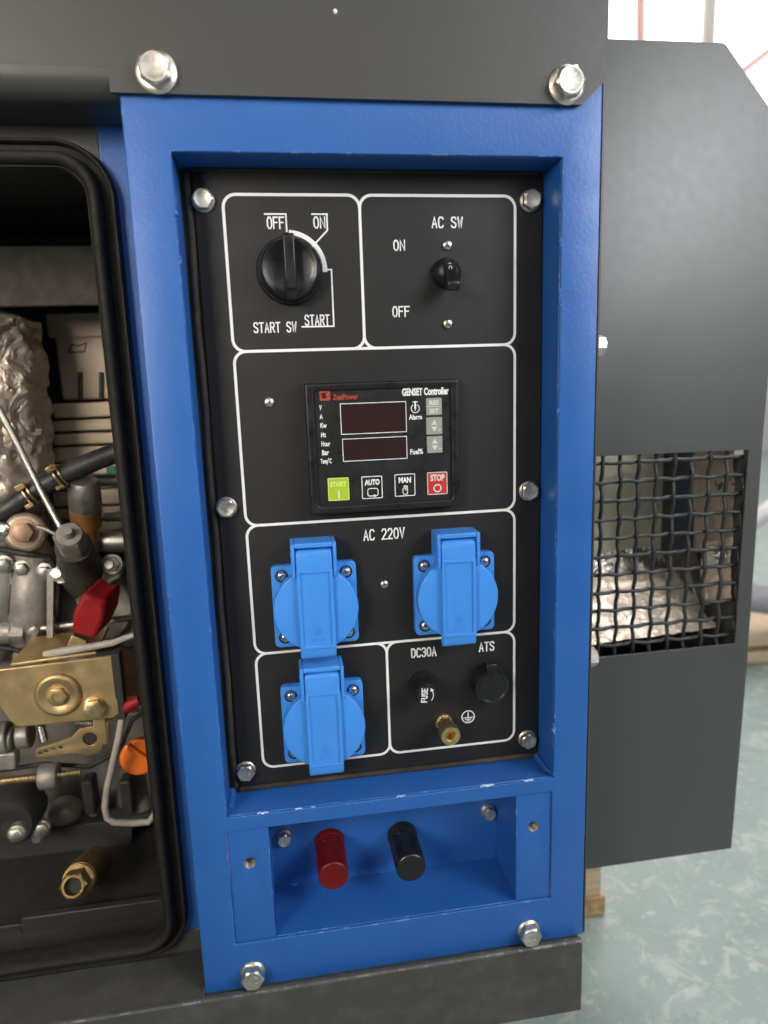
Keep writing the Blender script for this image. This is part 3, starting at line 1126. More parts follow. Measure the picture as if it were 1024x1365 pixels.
kb = key(436.6, 637.6, 466.0, 666.2, M['key_green'], M['lime_print'])
klet("START", kb, .10, .88, .60, .84, M['lime_print'])
mb = MB()
mb.ribbon([(kb[0] + 6.6 * (kb[1] - kb[0]) / 13, kb[2] + 1.5), (kb[0] + 6.6 * (kb[1] - kb[0]) / 13, kb[2] + 5.6)], 1.2, FY - 0.46)
own(mb.build("key_symbol", M['key_print'], ctl), ctl)
kb = key(481.6, 635.3, 510.3, 663.6, M['face_black'], W0)
klet("AUTO", kb, .15, .87, .60, .86, W0)
mb = MB()
mb.ribbon(rrect(kb[0] + 3.6, kb[1] - 2.8, kb[2] + 1.6, kb[2] + 6.2, 1.2, 3), 0.5, FY - 0.46, closed=True)
mb.ribbon([(kb[1] - 5.2, kb[2] + 0.9), (kb[1] - 4.0, kb[2] + 1.6), (kb[1] - 5.2, kb[2] + 2.3)], 0.4, FY - 0.47)
own(mb.build("key_symbol", W0, ctl), ctl)
kb = key(525.6, 632.3, 553.8, 660.5, M['face_black'], W0)
klet("MAN", kb, .20, .80, .60, .86, W0, 0.05)
mb = MB()
xc = (kb[0] + kb[1]) / 2
mb.ribbon([(xc - 1.3, kb[2] + 4.6), (xc - 1.3, kb[2] + 2.0), (xc - 0.7, kb[2] + 1.2), (xc + 1.1, kb[2] + 1.2), (xc + 1.5, kb[2] + 2.0), (xc + 1.5, kb[2] + 6.0), (xc + 0.7, kb[2] + 6.4), (xc - 0.5, kb[2] + 6.4), (xc - 0.6, kb[2] + 5.0)], 0.5, FY - 0.46, closed=True)
mb.ribbon([(xc + 0.1, kb[2] + 6.2), (xc + 0.1, kb[2] + 3.8)], 0.35, FY - 0.47)
mb.ribbon([(xc + 0.8, kb[2] + 6.2), (xc + 0.8, kb[2] + 3.8)], 0.35, FY - 0.475)
own(mb.build("key_symbol", W0, ctl), ctl)
kb = key(569.2, 629.8, 596.6, 658.3, M['key_red'], M['key_print'])
klet("STOP", kb, .16, .86, .60, .90, M['key_print'])
mb = MB()
mb.ribbon(circle((kb[0] + kb[1]) / 2, kb[2] + 4.0, 2.2, 24), 0.85, FY - 0.46, closed=True)
own(mb.build("key_symbol", M['key_print'], ctl), ctl)
kb = key(567.9, 530.8, 589.0, 552.8, M['key_grey'], M['key_grey'])
klet("RES", kb, .2, .8, .58, .86, M['key_print'])
klet("SET", kb, .2, .8, .10, .38, M['key_print'])
mb = MB()
mb.ribbon([(kb[0] + .3, (kb[2] + kb[3]) / 2), (kb[1] - .3, (kb[2] + kb[3]) / 2)], 0.3, FY - 0.46)
own(mb.build("key_symbol", M['key_print'], ctl), ctl)
for u0, v0, u1, v1, sg in ((568.0, 556.4, 589.6, 578.4, "+"), (569.0, 581.7, 589.9, 603.0, "-")):
    kb = key(u0, v0, u1, v1, M['key_grey'], M['key_grey'])
    xc, zc = (kb[0] + kb[1]) / 2, (kb[2] + kb[3]) / 2
    mb = MB()
    for s in (1, -1):
        vs = [mb.bm.verts.new((xc + a, FY - 0.46, zc + s * b_)) for a, b_ in ((-2.0, .5), (2.0, .5), (0, 3.6))]
        mb.bm.faces.new(vs)
    mb.ribbon([(kb[1] - 2.4, zc - 2.6), (kb[1] - 0.7, zc - 2.6)], 0.4, FY - 0.47)
    if sg == "+":
        mb.ribbon([(kb[1] - 1.55, zc - 3.4), (kb[1] - 1.55, zc - 1.8)], 0.4, FY - 0.48)
    own(mb.build("key_symbol", M['key_print'], ctl), ctl)
# alarm pictogram
p = cp(553.6, 543.6)
mb = MB()
mb.ribbon(circle(p[0], p[1] - 0.4, 2.5, 20, 125, 415), 0.45, FY - 0.1)
mb.ribbon([(p[0], p[1] + 3.4), (p[0], p[1] - 0.2)], 1.1, FY - 0.11)
mb.ribbon([(p[0] - 1.4, p[1] + 3.5), (p[0] + 1.4, p[1] + 3.5)], 0.5, FY - 0.12)
mb.ribbon([(p[0], p[1] - 1.3), (p[0], p[1] - 1.4)], 0.6, FY - 0.13)
own(mb.build("alarm_symbol", W0, ctl), ctl)

# ---------------------------------------------------------------- sockets with flap lids
def make_socket(x, z):
    """52 mm plate, round spring lid with a raised strap, hinge housing above"""
    s = own(plate("socket", [rrect(-26.2, 26.2, -26.2, 26.2, 3.2, 5)], -6.0, -0.0, M['socket_blue'], None, bevel=0.6))
    hinge = MB()
    hinge.box(-13.6, -11.4, -18.0, -0.2, 20.5, 42.0)
    hinge.box(11.4, 13.6, -18.0, -0.2, 20.5, 42.0)
    hinge.box(-11.4, 11.4, -17.6, -0.2, 38.9, 41.98)
    hinge.box(-11.4, 11.4, -8.0, -0.2, 22.0, 38.9)
    own(hinge.build("hinge_housing", M['socket_blue'], s, bevel=0.7), s)
    lid = own(plate("lid", [circle(0, -0.6, 26.0, 64)], -15.0, -6.5, M['socket_blue'], None, bevel=1.0), s)
    # strap: bends over the hinge barrel, runs down over the lid and ends in a rounded finger tab
    st = MB()
    prof = [(-9.0, 35.6), (-11.0, 37.4), (-13.6, 38.0), (-16.2, 36.6), (-17.4, 33.0), (-17.0, 24.0), (-17.0, -24.0), (-16.6, -29.6), (-15.6, -31.2), (-14.2, -31.7), (-12.6, -31.2), (-11.8, -30.0), (-11.4, -26), (-10.0, 22.0), (-9.0, 30)]
    st.extr([(-11.0, y, zz) for y, zz in prof], (22.0, 0, 0))
    own(st.build("lid_strap", M['socket_blue'], s, bevel=1.0, angle=40), s)
    # raised rim round the sunk name field
    own(plate("strap_rim", [rrect(-10.9, 10.9, -24.6, 25.6, 0.8, 2), rrect(-8.6, 8.6, -22.6, 23.4, 0.5, 2)], -17.9, -16.8, M['socket_blue'], None, bevel=0.3), s)
    pin = MB()
    pin.cyl((-13.9, -13.4, 34.4), (13.9, -13.4, 34.4), 1.3, n=14)
    own(pin.build("hinge_pin", M['socket_blue'], s), s)
    own(plate("lid_gasket", [circle(0, -0.6, 24.6, 48)], -6.6, -5.9, M['black_matt'], None), s)
    em = MB()
    for k, (a, b_) in enumerate((((-4, 15), (4.5, 15.4)), ((-3, 11.5), (0.2, 11.6)), ((1.6, 12.2), (4.0, 9.6)), ((-3.2, 6), (-1.6, 9)), ((2, 5), (3.6, 8)), ((-3, 1.2), (3, 1.4)), ((-2.6, -3.8), (2.8, -3.4)), ((-3.4, -9), (-1, -7)))):
        em.ribbon([a, b_], 0.4, -17.1 - 0.005 * k)
    for k in range(4):
        a = pi * k / 4
        em.ribbon([(-3.2 * cos(a), -13.6 - 3.2 * sin(a)), (3.2 * cos(a), -13.6 + 3.2 * sin(a))], 0.35, -17.2 - 0.005 * k)
    em.ribbon(circle(0, -13.6, 1.9, 16), 0.4, -17.3, closed=True)
    own(em.build("embossed_mark", M['socket_blue'], s), s)
    own(text("IP44", -4.2, 4.0, -20.6, -18.0, -17.0, M['socket_blue'], None, thick=0.25, name="embossed_text"), s)
    for sx, sz in ((-19.8, 19.8), (19.8, 19.8), (-19.8, -19.8), (19.8, -19.8)):
        screw(sx, -5.9, sz, 3.0, 2.2, random.uniform(0, 1.5), M['steel_bright'], s)
        r_ = MB()
        r_.ribbon(circle(sx, sz, 3.6, 24), 0.9, -6.05, closed=True)
        own(r_.build("screw_recess", M['black_matt'], s), s)
    s.location = Vector((x, -1.0, z)) * MM
    return s


def copy_tree(o, parent):
    c = o.copy()
    col.objects.link(c)
    c.parent = parent
    c.matrix_parent_inverse = o.matrix_parent_inverse.copy()
    for ch in o.children:
        copy_tree(ch, c)
    return c


s1 = make_socket(39.2, -231.3)
bpy.context.view_layer.update()
for x, z in ((128.3, -231.4), (40.3, -310.2)):
    c = copy_tree(s1, gen)
    c.location = Vector((x, -1.0, z)) * MM

# ---------------------------------------------------------------- fuse, ATS plug, earth stud
fu = MB()
fu.lathe((106.8, -1, -293.6), (0, -1, 0), [(0, 9.0), (2.2, 9.0), (3.0, 8.5), (3.0, 7.8)], 36)
fu = own(fu.build("fuse_holder", M['black_plastic'], None, angle=40))
fu['label'] = "black round fuse holder with white lettering on its cap"
mb = MB()
x, y, a = basis((0, -1, 0))
n = 72
rings = []
for t_, r, kn in ((3, 7.5, 1), (14.0, 7.5, 1), (15.0, 7.2, 0), (16.4, 7.2, 0), (17.0, 6.7, 0)):
    rings.append([mb.bm.verts.new((106.6 + (r - (0.35 if kn and i % 2 else 0)) * cos(2 * pi * i / n), -1 - t_, -293.6 + (r - (0.35 if kn and i % 2 else 0)) * sin(2 * pi * i / n))) for i in range(n)])
for A, B in zip(rings, rings[1:]):
    for i in range(n):
        mb.bm.faces.new((A[i], A[(i + 1) % n], B[(i + 1) % n], B[i]))
mb.bm.faces.new(rings[-1])
own(mb.build("fuse_cap", M['black_plastic'], fu, angle=30), fu)
own(stroke("FUSE", 104.6 - 4.6, 104.6 + 4.6, -293.6 - 1.75, -293.6 + 1.75, -18.1, 0.7, M['print_white'], None, radians(86)), fu)
mb = MB()
mb.ribbon(circle(105.2, -294.0, 5.2, 10, -40, 36), 0.55, -18.15)
vs = [mb.bm.verts.new((108.6 + a_, -18.16, -290.6 + b_)) for a_, b_ in ((0.1, 1.6), (-0.1, -0.9), (2.4, -0.2))]
mb.bm.faces.new(vs)
own(mb.build("turn_arrow", M['print_white'], fu), fu)

ats = MB()
ats.lathe((152.2, -1, -297.0), (0, -1, 0), [(0, 12.6), (2.0, 12.6), (2.6, 12.0), (2.6, 11.4)], 40)
ats = own(ats.build("ats_connector", M['black_matt'], None, angle=40))
ats['label'] = "black round connector under a hinged rubber cap"
mb = MB()
mb.lathe((151.4, -3.5, -296.6), (0, -1, 0), [(0, 12.2), (6.5, 12.0), (8.0, 11.2), (8.3, 9.6), (7.7, 9.0), (7.6, 3)], 48)
own(mb.build("connector_cap", M['black_plastic'], ats, angle=35), ats)
mb = MB()
mb.extr([(147.8, -3.0, -281.5), (147.8, -8.0, -279.2), (147.8, -11.0, -280.5), (147.8, -12.4, -288.4), (147.8, -11.0, -288.9), (147.8, -10.0, -283.2), (147.8, -7.6, -281.8), (147.8, -3.0, -283.2)], (7.0, 0, 0))
own(mb.build("cap_strap", M['black_plastic'], ats, bevel=0.5), ats)

gd = MB()
gd.lathe((120.7, -1, -322.2), (0, -1, 0), [(0, 5.6), (1.6, 5.6), (1.7, 5.0), (2.0, 4.6, 1), (5.0, 4.6, 1), (5.2, 3.2), (8.0, 3.2)], 36)
gd = own(gd.build("earth_terminal", M['brass'], None, angle=30))
gd['label'] = "brass earth terminal with knurled hollow thumb nut"
mb = MB()
n = 64
rings = []
for t_, r, kn in ((7.4, 4.6, 0), (7.8, 5.6, 0), (13.0, 5.6, 0), (13.6, 6.6, 1), (19.4, 6.6, 1), (20.2, 6.1, 0), (20.2, 3.7, 0), (19.0, 2.9, 0), (12.0, 2.7, 0)):
    rings.append([mb.bm.verts.new((120.7 + (r - (0.3 if kn and i % 2 else 0)) * cos(2 * pi * i / n), -1 - t_, -322.2 + (r - (0.3 if kn and i % 2 else 0)) * sin(2 * pi * i / n))) for i in range(n)])
for A, B in zip(rings, rings[1:]):
    for i in range(n):
        mb.bm.faces.new((A[i], A[(i + 1) % n], B[(i + 1) % n], B[i]))
mb.bm.faces.new(rings[-1])
own(mb.build("thumb_nut", M['brass'], gd, angle=30), gd)


# ---------------------------------------------------------------- output terminals
def terminal(name, label, x, z, material):
    base = MB()
    base.lathe((x, YB, z), (0, -1, 0), [(0, 10.6), (4.0, 10.6), (4.8, 10.0), (5.0, 9.0), (7.5, 8.8)], 40)
    base = own(base.build(name, material, None, angle=40))
    base['label'] = label
    mb = MB()
    mb.lathe((x, YB - 7.5, z), (0, -1, 0), [(0, 5.6), (1.2, 5.6), (1.3, 7.8, 1), (3.7, 7.8, 1)], 36)
    own(mb.build("terminal_nut", M['brass'], base, angle=30), base)
    mb = MB()
    n = 80
    rings = []
    for t_, r, kn in ((11.2, 9.8, 0), (11.6, 10.3, 1), (32, 10.3, 1), (33.5, 10.1, 0), (35.4, 10.0, 0), (36.0, 9.3, 0)):
        rings.append([mb.bm.verts.new((x + (r - (0.55 if kn and i % 2 else 0)) * cos(2 * pi * i / n), YB - t_, z + (r - (0.55 if kn and i % 2 else 0)) * sin(2 * pi * i / n))) for i in range(n)])
    for A, B in zip(rings, rings[1:]):
        for i in range(n):
            mb.bm.faces.new((A[i], A[(i + 1) % n], B[(i + 1) % n], B[i]))
    mb.bm.faces.new(rings[-1])
    mb.bm.faces.new(list(reversed(rings[0])))
    own(mb.build("terminal_cap", material, base, angle=30), base)


terminal("positive_terminal", "red screw terminal in the recess", 41.0, -416.0, M['red_plastic'])
terminal("negative_terminal", "black screw terminal in the recess", 93.2, -418.0, M['black_plastic'])

# ---------------------------------------------------------------- engine bay of the cabinet
BX0, BX1, BZ0, BZ1 = -420.0, -58.0, -474.0, 37.0
YD = 12.0


def ring_path(x0, x1, z0, z1, r, y, n=10):
    return [(a, y, b_) for a, b_ in rrect(x0, x1, z0, z1, r, n)]


# door jamb: the blue pillar between seal and front, dark strip round the opening
jamb = own(plate("door_jamb", [[(-66, -464), (-40, -464), (-40, 60), (-66, 60)]], YD + 0.5, YD + 3, M['blue_paint'], None))
own(plate("jamb_foot", [[(-80, -482), (-40, -482), (-40, -464.4), (-80, -464.4)]], YD + 0.2, YD + 3, M['rail_paint'], None), jamb)
own(plate("door_frame", [[(-430, -482), (-66.4, -482), (-66.4, 60), (-430, 60)], rrect(-425, -70.5, -468, 30, 20, 8)], YD, YD + 3, M['bay_paint'], None), jamb)

seal = MB()
seal.tube(ring_path(-470, -69.0, -466.5, 28.5, 20, YD - 5.5, 14), 1.0, 16, closed=True, squash=((0, 1, 0), 3.7, 7.0))
seal = own(seal.build("door_seal", M['rubber'], None, angle=60))
mb = MB()
mb.tube(ring_path(-470, -65.5, -470.0, 32.0, 24, YD - 1.6, 14), 1.0, 12, closed=True, squash=((0, 1, 0), 7.4, 2.0))
own(mb.build("seal_base", M['rubber'], seal, angle=60), seal)
mb = MB()
mb.tube(ring_path(-470, -59.8, -475.5, 37.6, 30, YD - 3.4, 14), 1.0, 10, closed=True, squash=((0, 1, 0), 1.5, 4.0))
own(mb.build("seal_lip", M['rubber'], seal, angle=60), seal)
mb = MB()
mb.tube(ring_path(-462, -73.2, -462.5, 24.4, 16, YD - 2.5, 14), 1.0, 10, closed=True, squash=((0, 1, 0), 0.9, 4.6))
own(mb.build("seal_lip", M['rubber'], seal, angle=60), seal)

mb = MB()
mb.box(-440, -72, 300, 303, -490, 60)              # back
mb.box(-74.5, -72, YD + 3, 300, -490, 60)          # right side
mb.box(-440, -74.5, YD + 3, 300, 46, 49)           # roof
mb.box(-440, -74.5, YD + 3, 300, -492, -489)       # bottom
mb.box(-440, -437, YD + 3, 300, -489, 46)          # left side
own(mb.build("bay_wall", M['bay_paint'], None))
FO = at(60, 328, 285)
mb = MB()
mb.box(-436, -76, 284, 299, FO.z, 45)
own(mb.build("bay_shade_panel", M['bay_shade_tone'], None))  # made-up panel, its colour standing in for shade on the upper wall
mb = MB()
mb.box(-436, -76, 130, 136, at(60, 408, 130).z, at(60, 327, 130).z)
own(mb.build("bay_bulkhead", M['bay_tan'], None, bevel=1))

# ---------------------------------------------------------------- the engine inside the bay
eng = thing("engine", "dusty diesel engine seen through the open bay left of the blue frame", "engine", (-0.2, 0.15, -0.489))


def eo(o, parent=None):
    return own(o, parent or eng)


def A(u, v, Y):
    return tuple(at(u, v, Y))


# engine block behind everything, stepped castings
mb = MB()
mb.prism([(at(-90, 690, 190).x, at(0, 735, 190).z), (at(60, 690, 190).x, at(60, 735, 190).z), (at(66, 690, 190).x, at(60, 880, 190).z), (at(230, 690, 190).x, at(0, 860, 190).z), (at(230, 690, 190).x, at(0, 1100, 190).z), (at(-90, 690, 190).x, at(0, 1120, 190).z)], 190, 268)
block = eo(mb.build("engine_block", M['cast_iron'], None, bevel=4))
# round flywheel housing at the left, with ribs
mb = MB()
c0 = at(-40, 800, 150)
mb.lathe(c0 + Vector((0, 40, 0)), (0, -1, 0), [(0, 62), (22, 62), (30, 58), (34, 46), (36, 20), (36, 6)], 64)
eo(mb.build("flywheel_housing", M['cast_alu'], None, angle=40))
for u0, r in ((44, 17.0), (0, 15.0)):
    mb = MB()
    mb.tube([A(u0 + 4, 728, 142), A(u0 + 2, 742, 134), A(u0, 775, 128), A(u0 - 2, 820, 127), A(u0 - 2, 850, 130), A(u0 - 2, 868, 140)], [r * .6, r * .95, r, r, r * .97, r * .7], 32)
    eo(mb.build("casting_lobe", M['cast_alu'], None, angle=60))
mb = MB()
mb.tube([A(24, 748, 122), A(20, 780, 118), A(17, 815, 118), A(18, 845, 122)], 3.4, 12)
eo(mb.build("casting_groove", M['cast_dark'], None))
mb = MB()
mb.obox(A(68, 758, 112), A(67, 858, 108), 5.0, 3.0, (0, 1, 0))
eo(mb.build("steel_strap", M['cast_alu'], None, bevel=0.5))
for (u, v) in ((30, 758), (6, 752), (46, 840), (60, 762)):
    mb = MB()
    mb.lathe(at(u, v, 116), (0, -1, 0), [(-6, 6.5), (0, 6.5), (0.4, 4.2, 1), (4, 4.2, 1), (4.6, 3.5)], 24)
    eo(mb.build("engine_bolt", M['steel_dull'], None, angle=30))
mb = MB()
mb.prism([(at(u, 0, 150).x, at(0, v, 150).z) for u, v in ((66, 775), (92, 788), (170, 784), (235, 790), (235, 872), (66, 880))], 150, 188)
eo(mb.build("gear_case", M['cast_alu'], None, bevel=5, seg=3))
for v in (895, 925, 955):
    mb = MB()
    mb.obox(A(100, v, 186), A(235, v - 8, 186), 6, 10, (0, 1, 0))
    eo(mb.build("block_rib", M['cast_iron'], None, bevel=2))
for pts, r in (([(-20, 728, 100), (30, 738, 98), (66, 742, 104), (80, 770, 120), (76, 820, 128)], 2.2),
               ([(205, 650, 140), (176, 690, 136), (168, 740, 128), (176, 790, 126), (210, 815, 124)], 2.6),
               ([(205, 940, 112), (176, 960, 106), (160, 1000, 110), (120, 1022, 116), (60, 1018, 118), (-20, 1030, 118)], 1.8),
               ([(-20, 860, 110), (20, 866, 108), (60, 880, 112), (66, 905, 120)], 2.0)):
    mb = MB()
    mb.tube([A(*p) for p in pts], r, 10)
    eo(mb.build("wire", M['hose'], None, angle=70))
# lower crankcase
mb = MB()
mb.prism([(at(40, 0, 165).x, at(0, 1040, 165).z), (at(120, 0, 165).x, at(0, 1030, 165).z), (at(240, 0, 165).x, at(0, 1045, 165).z), (at(240, 0, 165).x, at(0, 1125, 165).z), (at(20, 0, 165).x, at(0, 1125, 165).z)], 165, 200)
eo(mb.build("crankcase", M['cast_iron'], None, bevel=5))
mb = MB()
for u, v, r in ((88, 1085, 15), (188, 1072, 12), (128, 1072, 8)):
    c = at(u, v, 165)
    mb.lathe(c, (0.1, -1, 0.1), [(-4, r), (8, r * 0.9), (13, r * 0.6), (15, r * 0.25)], 28)
eo(mb.build("casting_boss", M['cast_alu'], None, angle=50))
for u in (118, 168):
    mb = MB()
    mb.obox(A(u, 1035, 150), A(u + 6, 1080, 150), 10, 16, (0, 1, 0))
    eo(mb.build("casting_web", M['cast_dark'], None, bevel=2))
# dark engine foot with a pocket
mb = MB()
zt, zb = at(0, 1112, 150).z, at(0, 1175, 150).z
xl, xr = at(-60, 1140, 150).x, at(240, 1140, 150).x
foot = eo(plate("engine_foot", [[(xl, zb), (xr, zb), (xr, zt + 6), (at(60, 1120, 150).x, zt), (xl, zt - 6)], [(at(180, 1150, 150).x, at(0, 1145, 150).z), (at(214, 1150, 150).x, at(0, 1143, 150).z), (at(214, 1120, 150).x, at(0, 1119, 150).z), (at(180, 1120, 150).x, at(0, 1122, 150).z)]], 146, 164, M['cast_dark'], None, bevel=1))
mb = MB()
mb.box(at(25, 1210, 60).x, -76, 60, 66, at(100, 1245, 60).z, at(100, 1215, 60).z)
mb.box(-420, -76, 66, 240, at(100, 1222, 66).z - 4, at(100, 1222, 66).z)
eo(mb.build("mounting_rail", M['cast_dark'], None, bevel=1))
# oil filter disc
mb = MB()
c = at(8, 1100, 110)
mb.lathe(c + Vector((0, 30, 0)), (0, -1, 0), [(0, 22), (24, 22), (29, 19), (30, 10), (27, 4)], 40)
eo(mb.build("oil_filter", M['cast_dark'], None, angle=40))
for u, v, Y, r in ((22, 1111, 78, 4.6), (55, 1105, 120, 5.2), (50, 1115, 122, 3.6)):
    mb = MB()
    mb.lathe(at(u, v, Y), (0.1, -1, 0.1), [(-6, r * 1.35), (0, r * 1.35), (0.2, r, 1), (4, r, 1), (4.6, r * 0.85)], 24)
    eo(mb.build("engine_bolt", M['steel'], None, angle=30))

# drain fitting
a_, b_ = at(127, 1150, 110), at(97, 1182, 52)
ax = (b_ - a_).normalized()
mb = MB()
mb.lathe(a_, ax, [(0, 13), (30, 13), ((b_ - a_).length - 17, 12)], 32)
dr = eo(mb.build("drain_pipe", M['zinc_gold_dark'], None, angle=40))
mb = MB()
L_ = (b_ - a_).length
mb.lathe(a_, ax, [(L_ - 18, 10), (L_ - 17, 11.5), (L_ - 14, 11.5), (L_ - 13, 8.6, 1), (L_ - 1, 8.6, 1), (L_, 7.8), (L_, 6.2), (L_ - 6, 6.1)], 36)
eo(mb.build("brass_fitting", M['zinc_gold_dark'], dr, angle=30), dr)

mb = MB()
mb.lathe(a_, ax, [(L_ - 5.9, 5.9), (L_ - 4.9, 5.9)], 24)
eo(mb.build("bore_shade", M['black_matt'], dr), dr)  # black disc standing in for the shade inside the hole

# muffler wrapped in foil
mb = bmesh.new()
cu, cv = at(-10, 560, 130), None
grid = []
NU, NV = 60, 90
ztop, zbot = at(20, 404, 130).z, at(20, 735, 130).z
for j in range(NV + 1):
    v = j / NV
    z = ztop + (zbot - ztop) * v
    row = []
    w = 1.0 if v < .75 else 1.0 - (v - .75) * 0.7
    if v < 0.05:
        w *= 0.6 + 8 * v
    for i in range(NU + 1):
        th = pi * (i / NU)
        ce = at(-60, 560, 165)
        rx, ry = (at(52, 560, 150).x - ce.x), 48
        if v < 0.52:
            rx = at(54, 560, 150).x - ce.x
        else:
            rx = (at(54, 560, 150).x - ce.x) * (1 - 0.25 * (v - .52))
        p = Vector((ce.x - rx * cos(th) * w, 175 - ry * sin(th) ** 0.6 * w, z))
        q = p * 0.045
        h = noise.noise(q) * 4 + abs(noise.noise(q * 2.2)) * 4.5 + noise.noise(q * 5.0) * 1.2
        d_ = Vector((-cos(th), -sin(th), 0))
        row.append(mb.verts.new((p + d_ * h + Vector((0, 0, noise.noise(q * 1.7) * 3))) * MM))
    grid.append(row)
for j in range(NV):
    for i in range(NU):
        mb.faces.new((grid[j][i], grid[j][i + 1], grid[j + 1][i + 1], grid[j + 1][i]))
bmesh.ops.recalc_face_normals(mb, faces=mb.faces[:])
me = bpy.data.meshes.new("foil_wrap")
mb.to_mesh(me)
mb.free()
fw = eo(link("foil_wrap", me, M['foil'], None, angle=28))
fw['label'] = "crumpled silver foil wrapped round the silencer"

# tan ribbed housing
YT = 205
zA, zB = at(110, 417, YT).z, at(110, 533, YT).z
xA, xB = at(76, 480, YT).x, at(170, 480, YT).x
mb = MB()
mb.box(xA, xB, YT, YT + 60, zB, zA - 12)
th_ = eo(mb.build("ribbed_housing", M['tan_cast'], None, bevel=2.5))
mb = MB()
mb.box(xA - 4, xB, YT - 4, YT + 60, zA - 20, zA)
eo(mb.build("housing_flange", M['tan_cast'], th_, bevel=1.5), th_)
mb = MB()
for u in (107, 135):
    mb.tube([A(u, 496, YT - 1), A(u, 533, YT - 1)], 2.0, 8)
eo(mb.build("housing_slot", M['cast_dark'], th_), th_)
k = 0
v = 537
while v < 712:
    hgt = 20 if k % 3 == 0 else 15
    mb = MB()
    mb.box(at(69, v, YT - 10).x, xB, YT - 10, YT + 50, at(100, v + hgt, YT - 10).z, at(100, v, YT - 10).z)
    eo(mb.build("housing_rib", M['tan_cast'], th_, bevel=1.6), th_)
    v += hgt + 3
    k += 1
# raised emblem left plain: two small pads on the housing
mb = MB()
mb.ribbon([(at(92, 472, YT).x, at(0, 472, YT).z), (at(97, 460, YT).x, at(0, 461, YT).z), (at(104, 464, YT).x, at(0, 464, YT).z), (at(116, 460, YT).x, at(0, 460, YT).z), (at(113, 473, YT).x, at(0, 472, YT).z)], 1.2, YT - 0.4, closed=True)
eo(mb.build("housing_mark", M['cast_dark'], th_), th_)
mb = MB()
mb.box(at(52, 480, 235).x, at(76, 480, 235).x, 235, 265, at(60, 720, 235).z, at(60, 420, 235).z)
mb.tube([A(62, 525, 210), A(60, 560, 200), A(58, 640, 200)], 4, 10)
eo(mb.build("gap_shade_block", M['cast_dark'], None, bevel=1))  # dark block added for the shade in the gap beside the housing

# injection pipe
mb = MB()
mb.tube([A(-15, 520, 95), A(20, 585, 95), A(55, 655, 96), A(86, 712, 88)], 2.3, 12)
eo(mb.build("steel_pipe", M['steel'], None, angle=60))
# hose and clamps
hp = [A(-20, 695, 120), A(15, 676, 120), A(50, 652, 122), A(90, 630, 126), A(130, 613, 130), A(185, 592, 134)]
mb = MB()
mb.tube(hp, 7.6, 20)
hs = eo(mb.build("fuel_hose", M['hose'], None, angle=70))
for (u, v, Y) in ((40, 659, 121), (80, 635, 125)):
    c = at(u, v, Y)
    d_ = (Vector(hp[3]) - Vector(hp[2])).normalized()
    mb = MB()
    for s in (-1.8, 1.8):
        x, y, a = basis(d_)
        mb.tube([c + d_ * s + (x * cos(2 * pi * i / 24) + y * sin(2 * pi * i / 24)) * 8.3 for i in range(24)], 0.9, 8, closed=True)
    e1 = c + Vector((-3, -8, 7))
    mb.obox(e1 - d_ * 3.5, e1 + d_ * 3.5, 4, 4)
    e2 = c + Vector((2, -9, -7))
    mb.obox(e2 - d_ * 3.0, e2 + d_ * 3.0, 4, 3)
    eo(mb.build("hose_clamp", M['brass'], hs, bevel=0.5), hs)
# banjo fitting left
c = at(36, 709, 118)
mb = MB()
mb.lathe(c, (0.1, -1, 0.15), [(0, 14.5), (6, 14.5), (8, 12.5), (8.2, 11)], 36)
bj = eo(mb.build("banjo_fitting", M['zinc_dull'], None, angle=40))
mb = MB()
mb.lathe(c, (0.1, -1, 0.15), [(8, 10.2), (9, 10.0), (9.2, 6.6, 1), (14, 6.6, 1), (14.5, 5.6)], 30)
eo(mb.build("banjo_bolt", M['bolt_brown'], bj, angle=30), bj)
mb = MB()
mb.obox(A(-10, 712, 120), A(16, 706, 118), 14, 10, (0, 1, 0))
mb.lathe(at(6, 706, 112), (0, -1, 0.2), [(-4, 6), (3, 6), (4, 4.5)], 20)
eo(mb.build("pipe_union", M['steel_bright'], bj, bevel=1.5), bj)
mb = MB()
mb.tube([A(50, 702, 112), A(60, 705, 112), A(74, 712, 112)], 1.6, 10)
eo(mb.build("return_pipe", M['steel_dull'], bj), bj)

# injection pump: brown solenoid behind, dark body with nut in front, flange with two bolts
a_, b_ = at(117, 726, 150), at(112, 640, 128)
ax = (b_ - a_).normalized()
L_ = (b_ - a_).length
mb = MB()
mb.lathe(a_, ax, [(0, 9), (L_ * .3, 9.5), (L_ * .32, 11.5), (L_ * .58, 12), (L_ * .6, 10)], 32)
sol = eo(mb.build("stop_solenoid", M['copper_brown'], None, angle=40))
mb = MB()
mb.lathe(a_, ax, [(L_ * .58, 11.8), (L_ * .66, 12.2), (L_ * .92, 11.6), (L_ * 1.0, 9.5), (L_ * 1.02, 4)], 32)
eo(mb.build("solenoid_cap", M['steel_dull'], sol, angle=40), sol)
a_, b_ = at(116, 775, 140), at(92, 712, 62)
ax = (b_ - a_).normalized()
L_ = (b_ - a_).length
mb = MB()
mb.lathe(a_, ax, [(0, 17), (L_ * .22, 17), (L_ * .26, 15), (L_ * .55, 14.5), (L_ * .6, 12.8), (L_ * .78, 12.4)], 40)
pump = eo(mb.build("injection_pump", M['cast_dark'], None, angle=40))
mb = MB()
mb.lathe(a_, ax, [(L_ * .74, 9.0), (L_ * .76, 10.2), (L_ * .80, 9.2, 1), (L_ * .97, 9.2, 1), (L_, 8.2), (L_ + .1, 4.2), (L_ + 4, 3.2), (L_ + 6, 2.6)], 36)
eo(mb.build("pump_nut", M['cast_alu'], pump, angle=30), pump)
mb = MB()
fl = [(70, 768), (80, 752), (100, 758), (134, 752), (152, 742), (166, 752), (160, 770), (138, 784), (112, 790), (90, 784)]
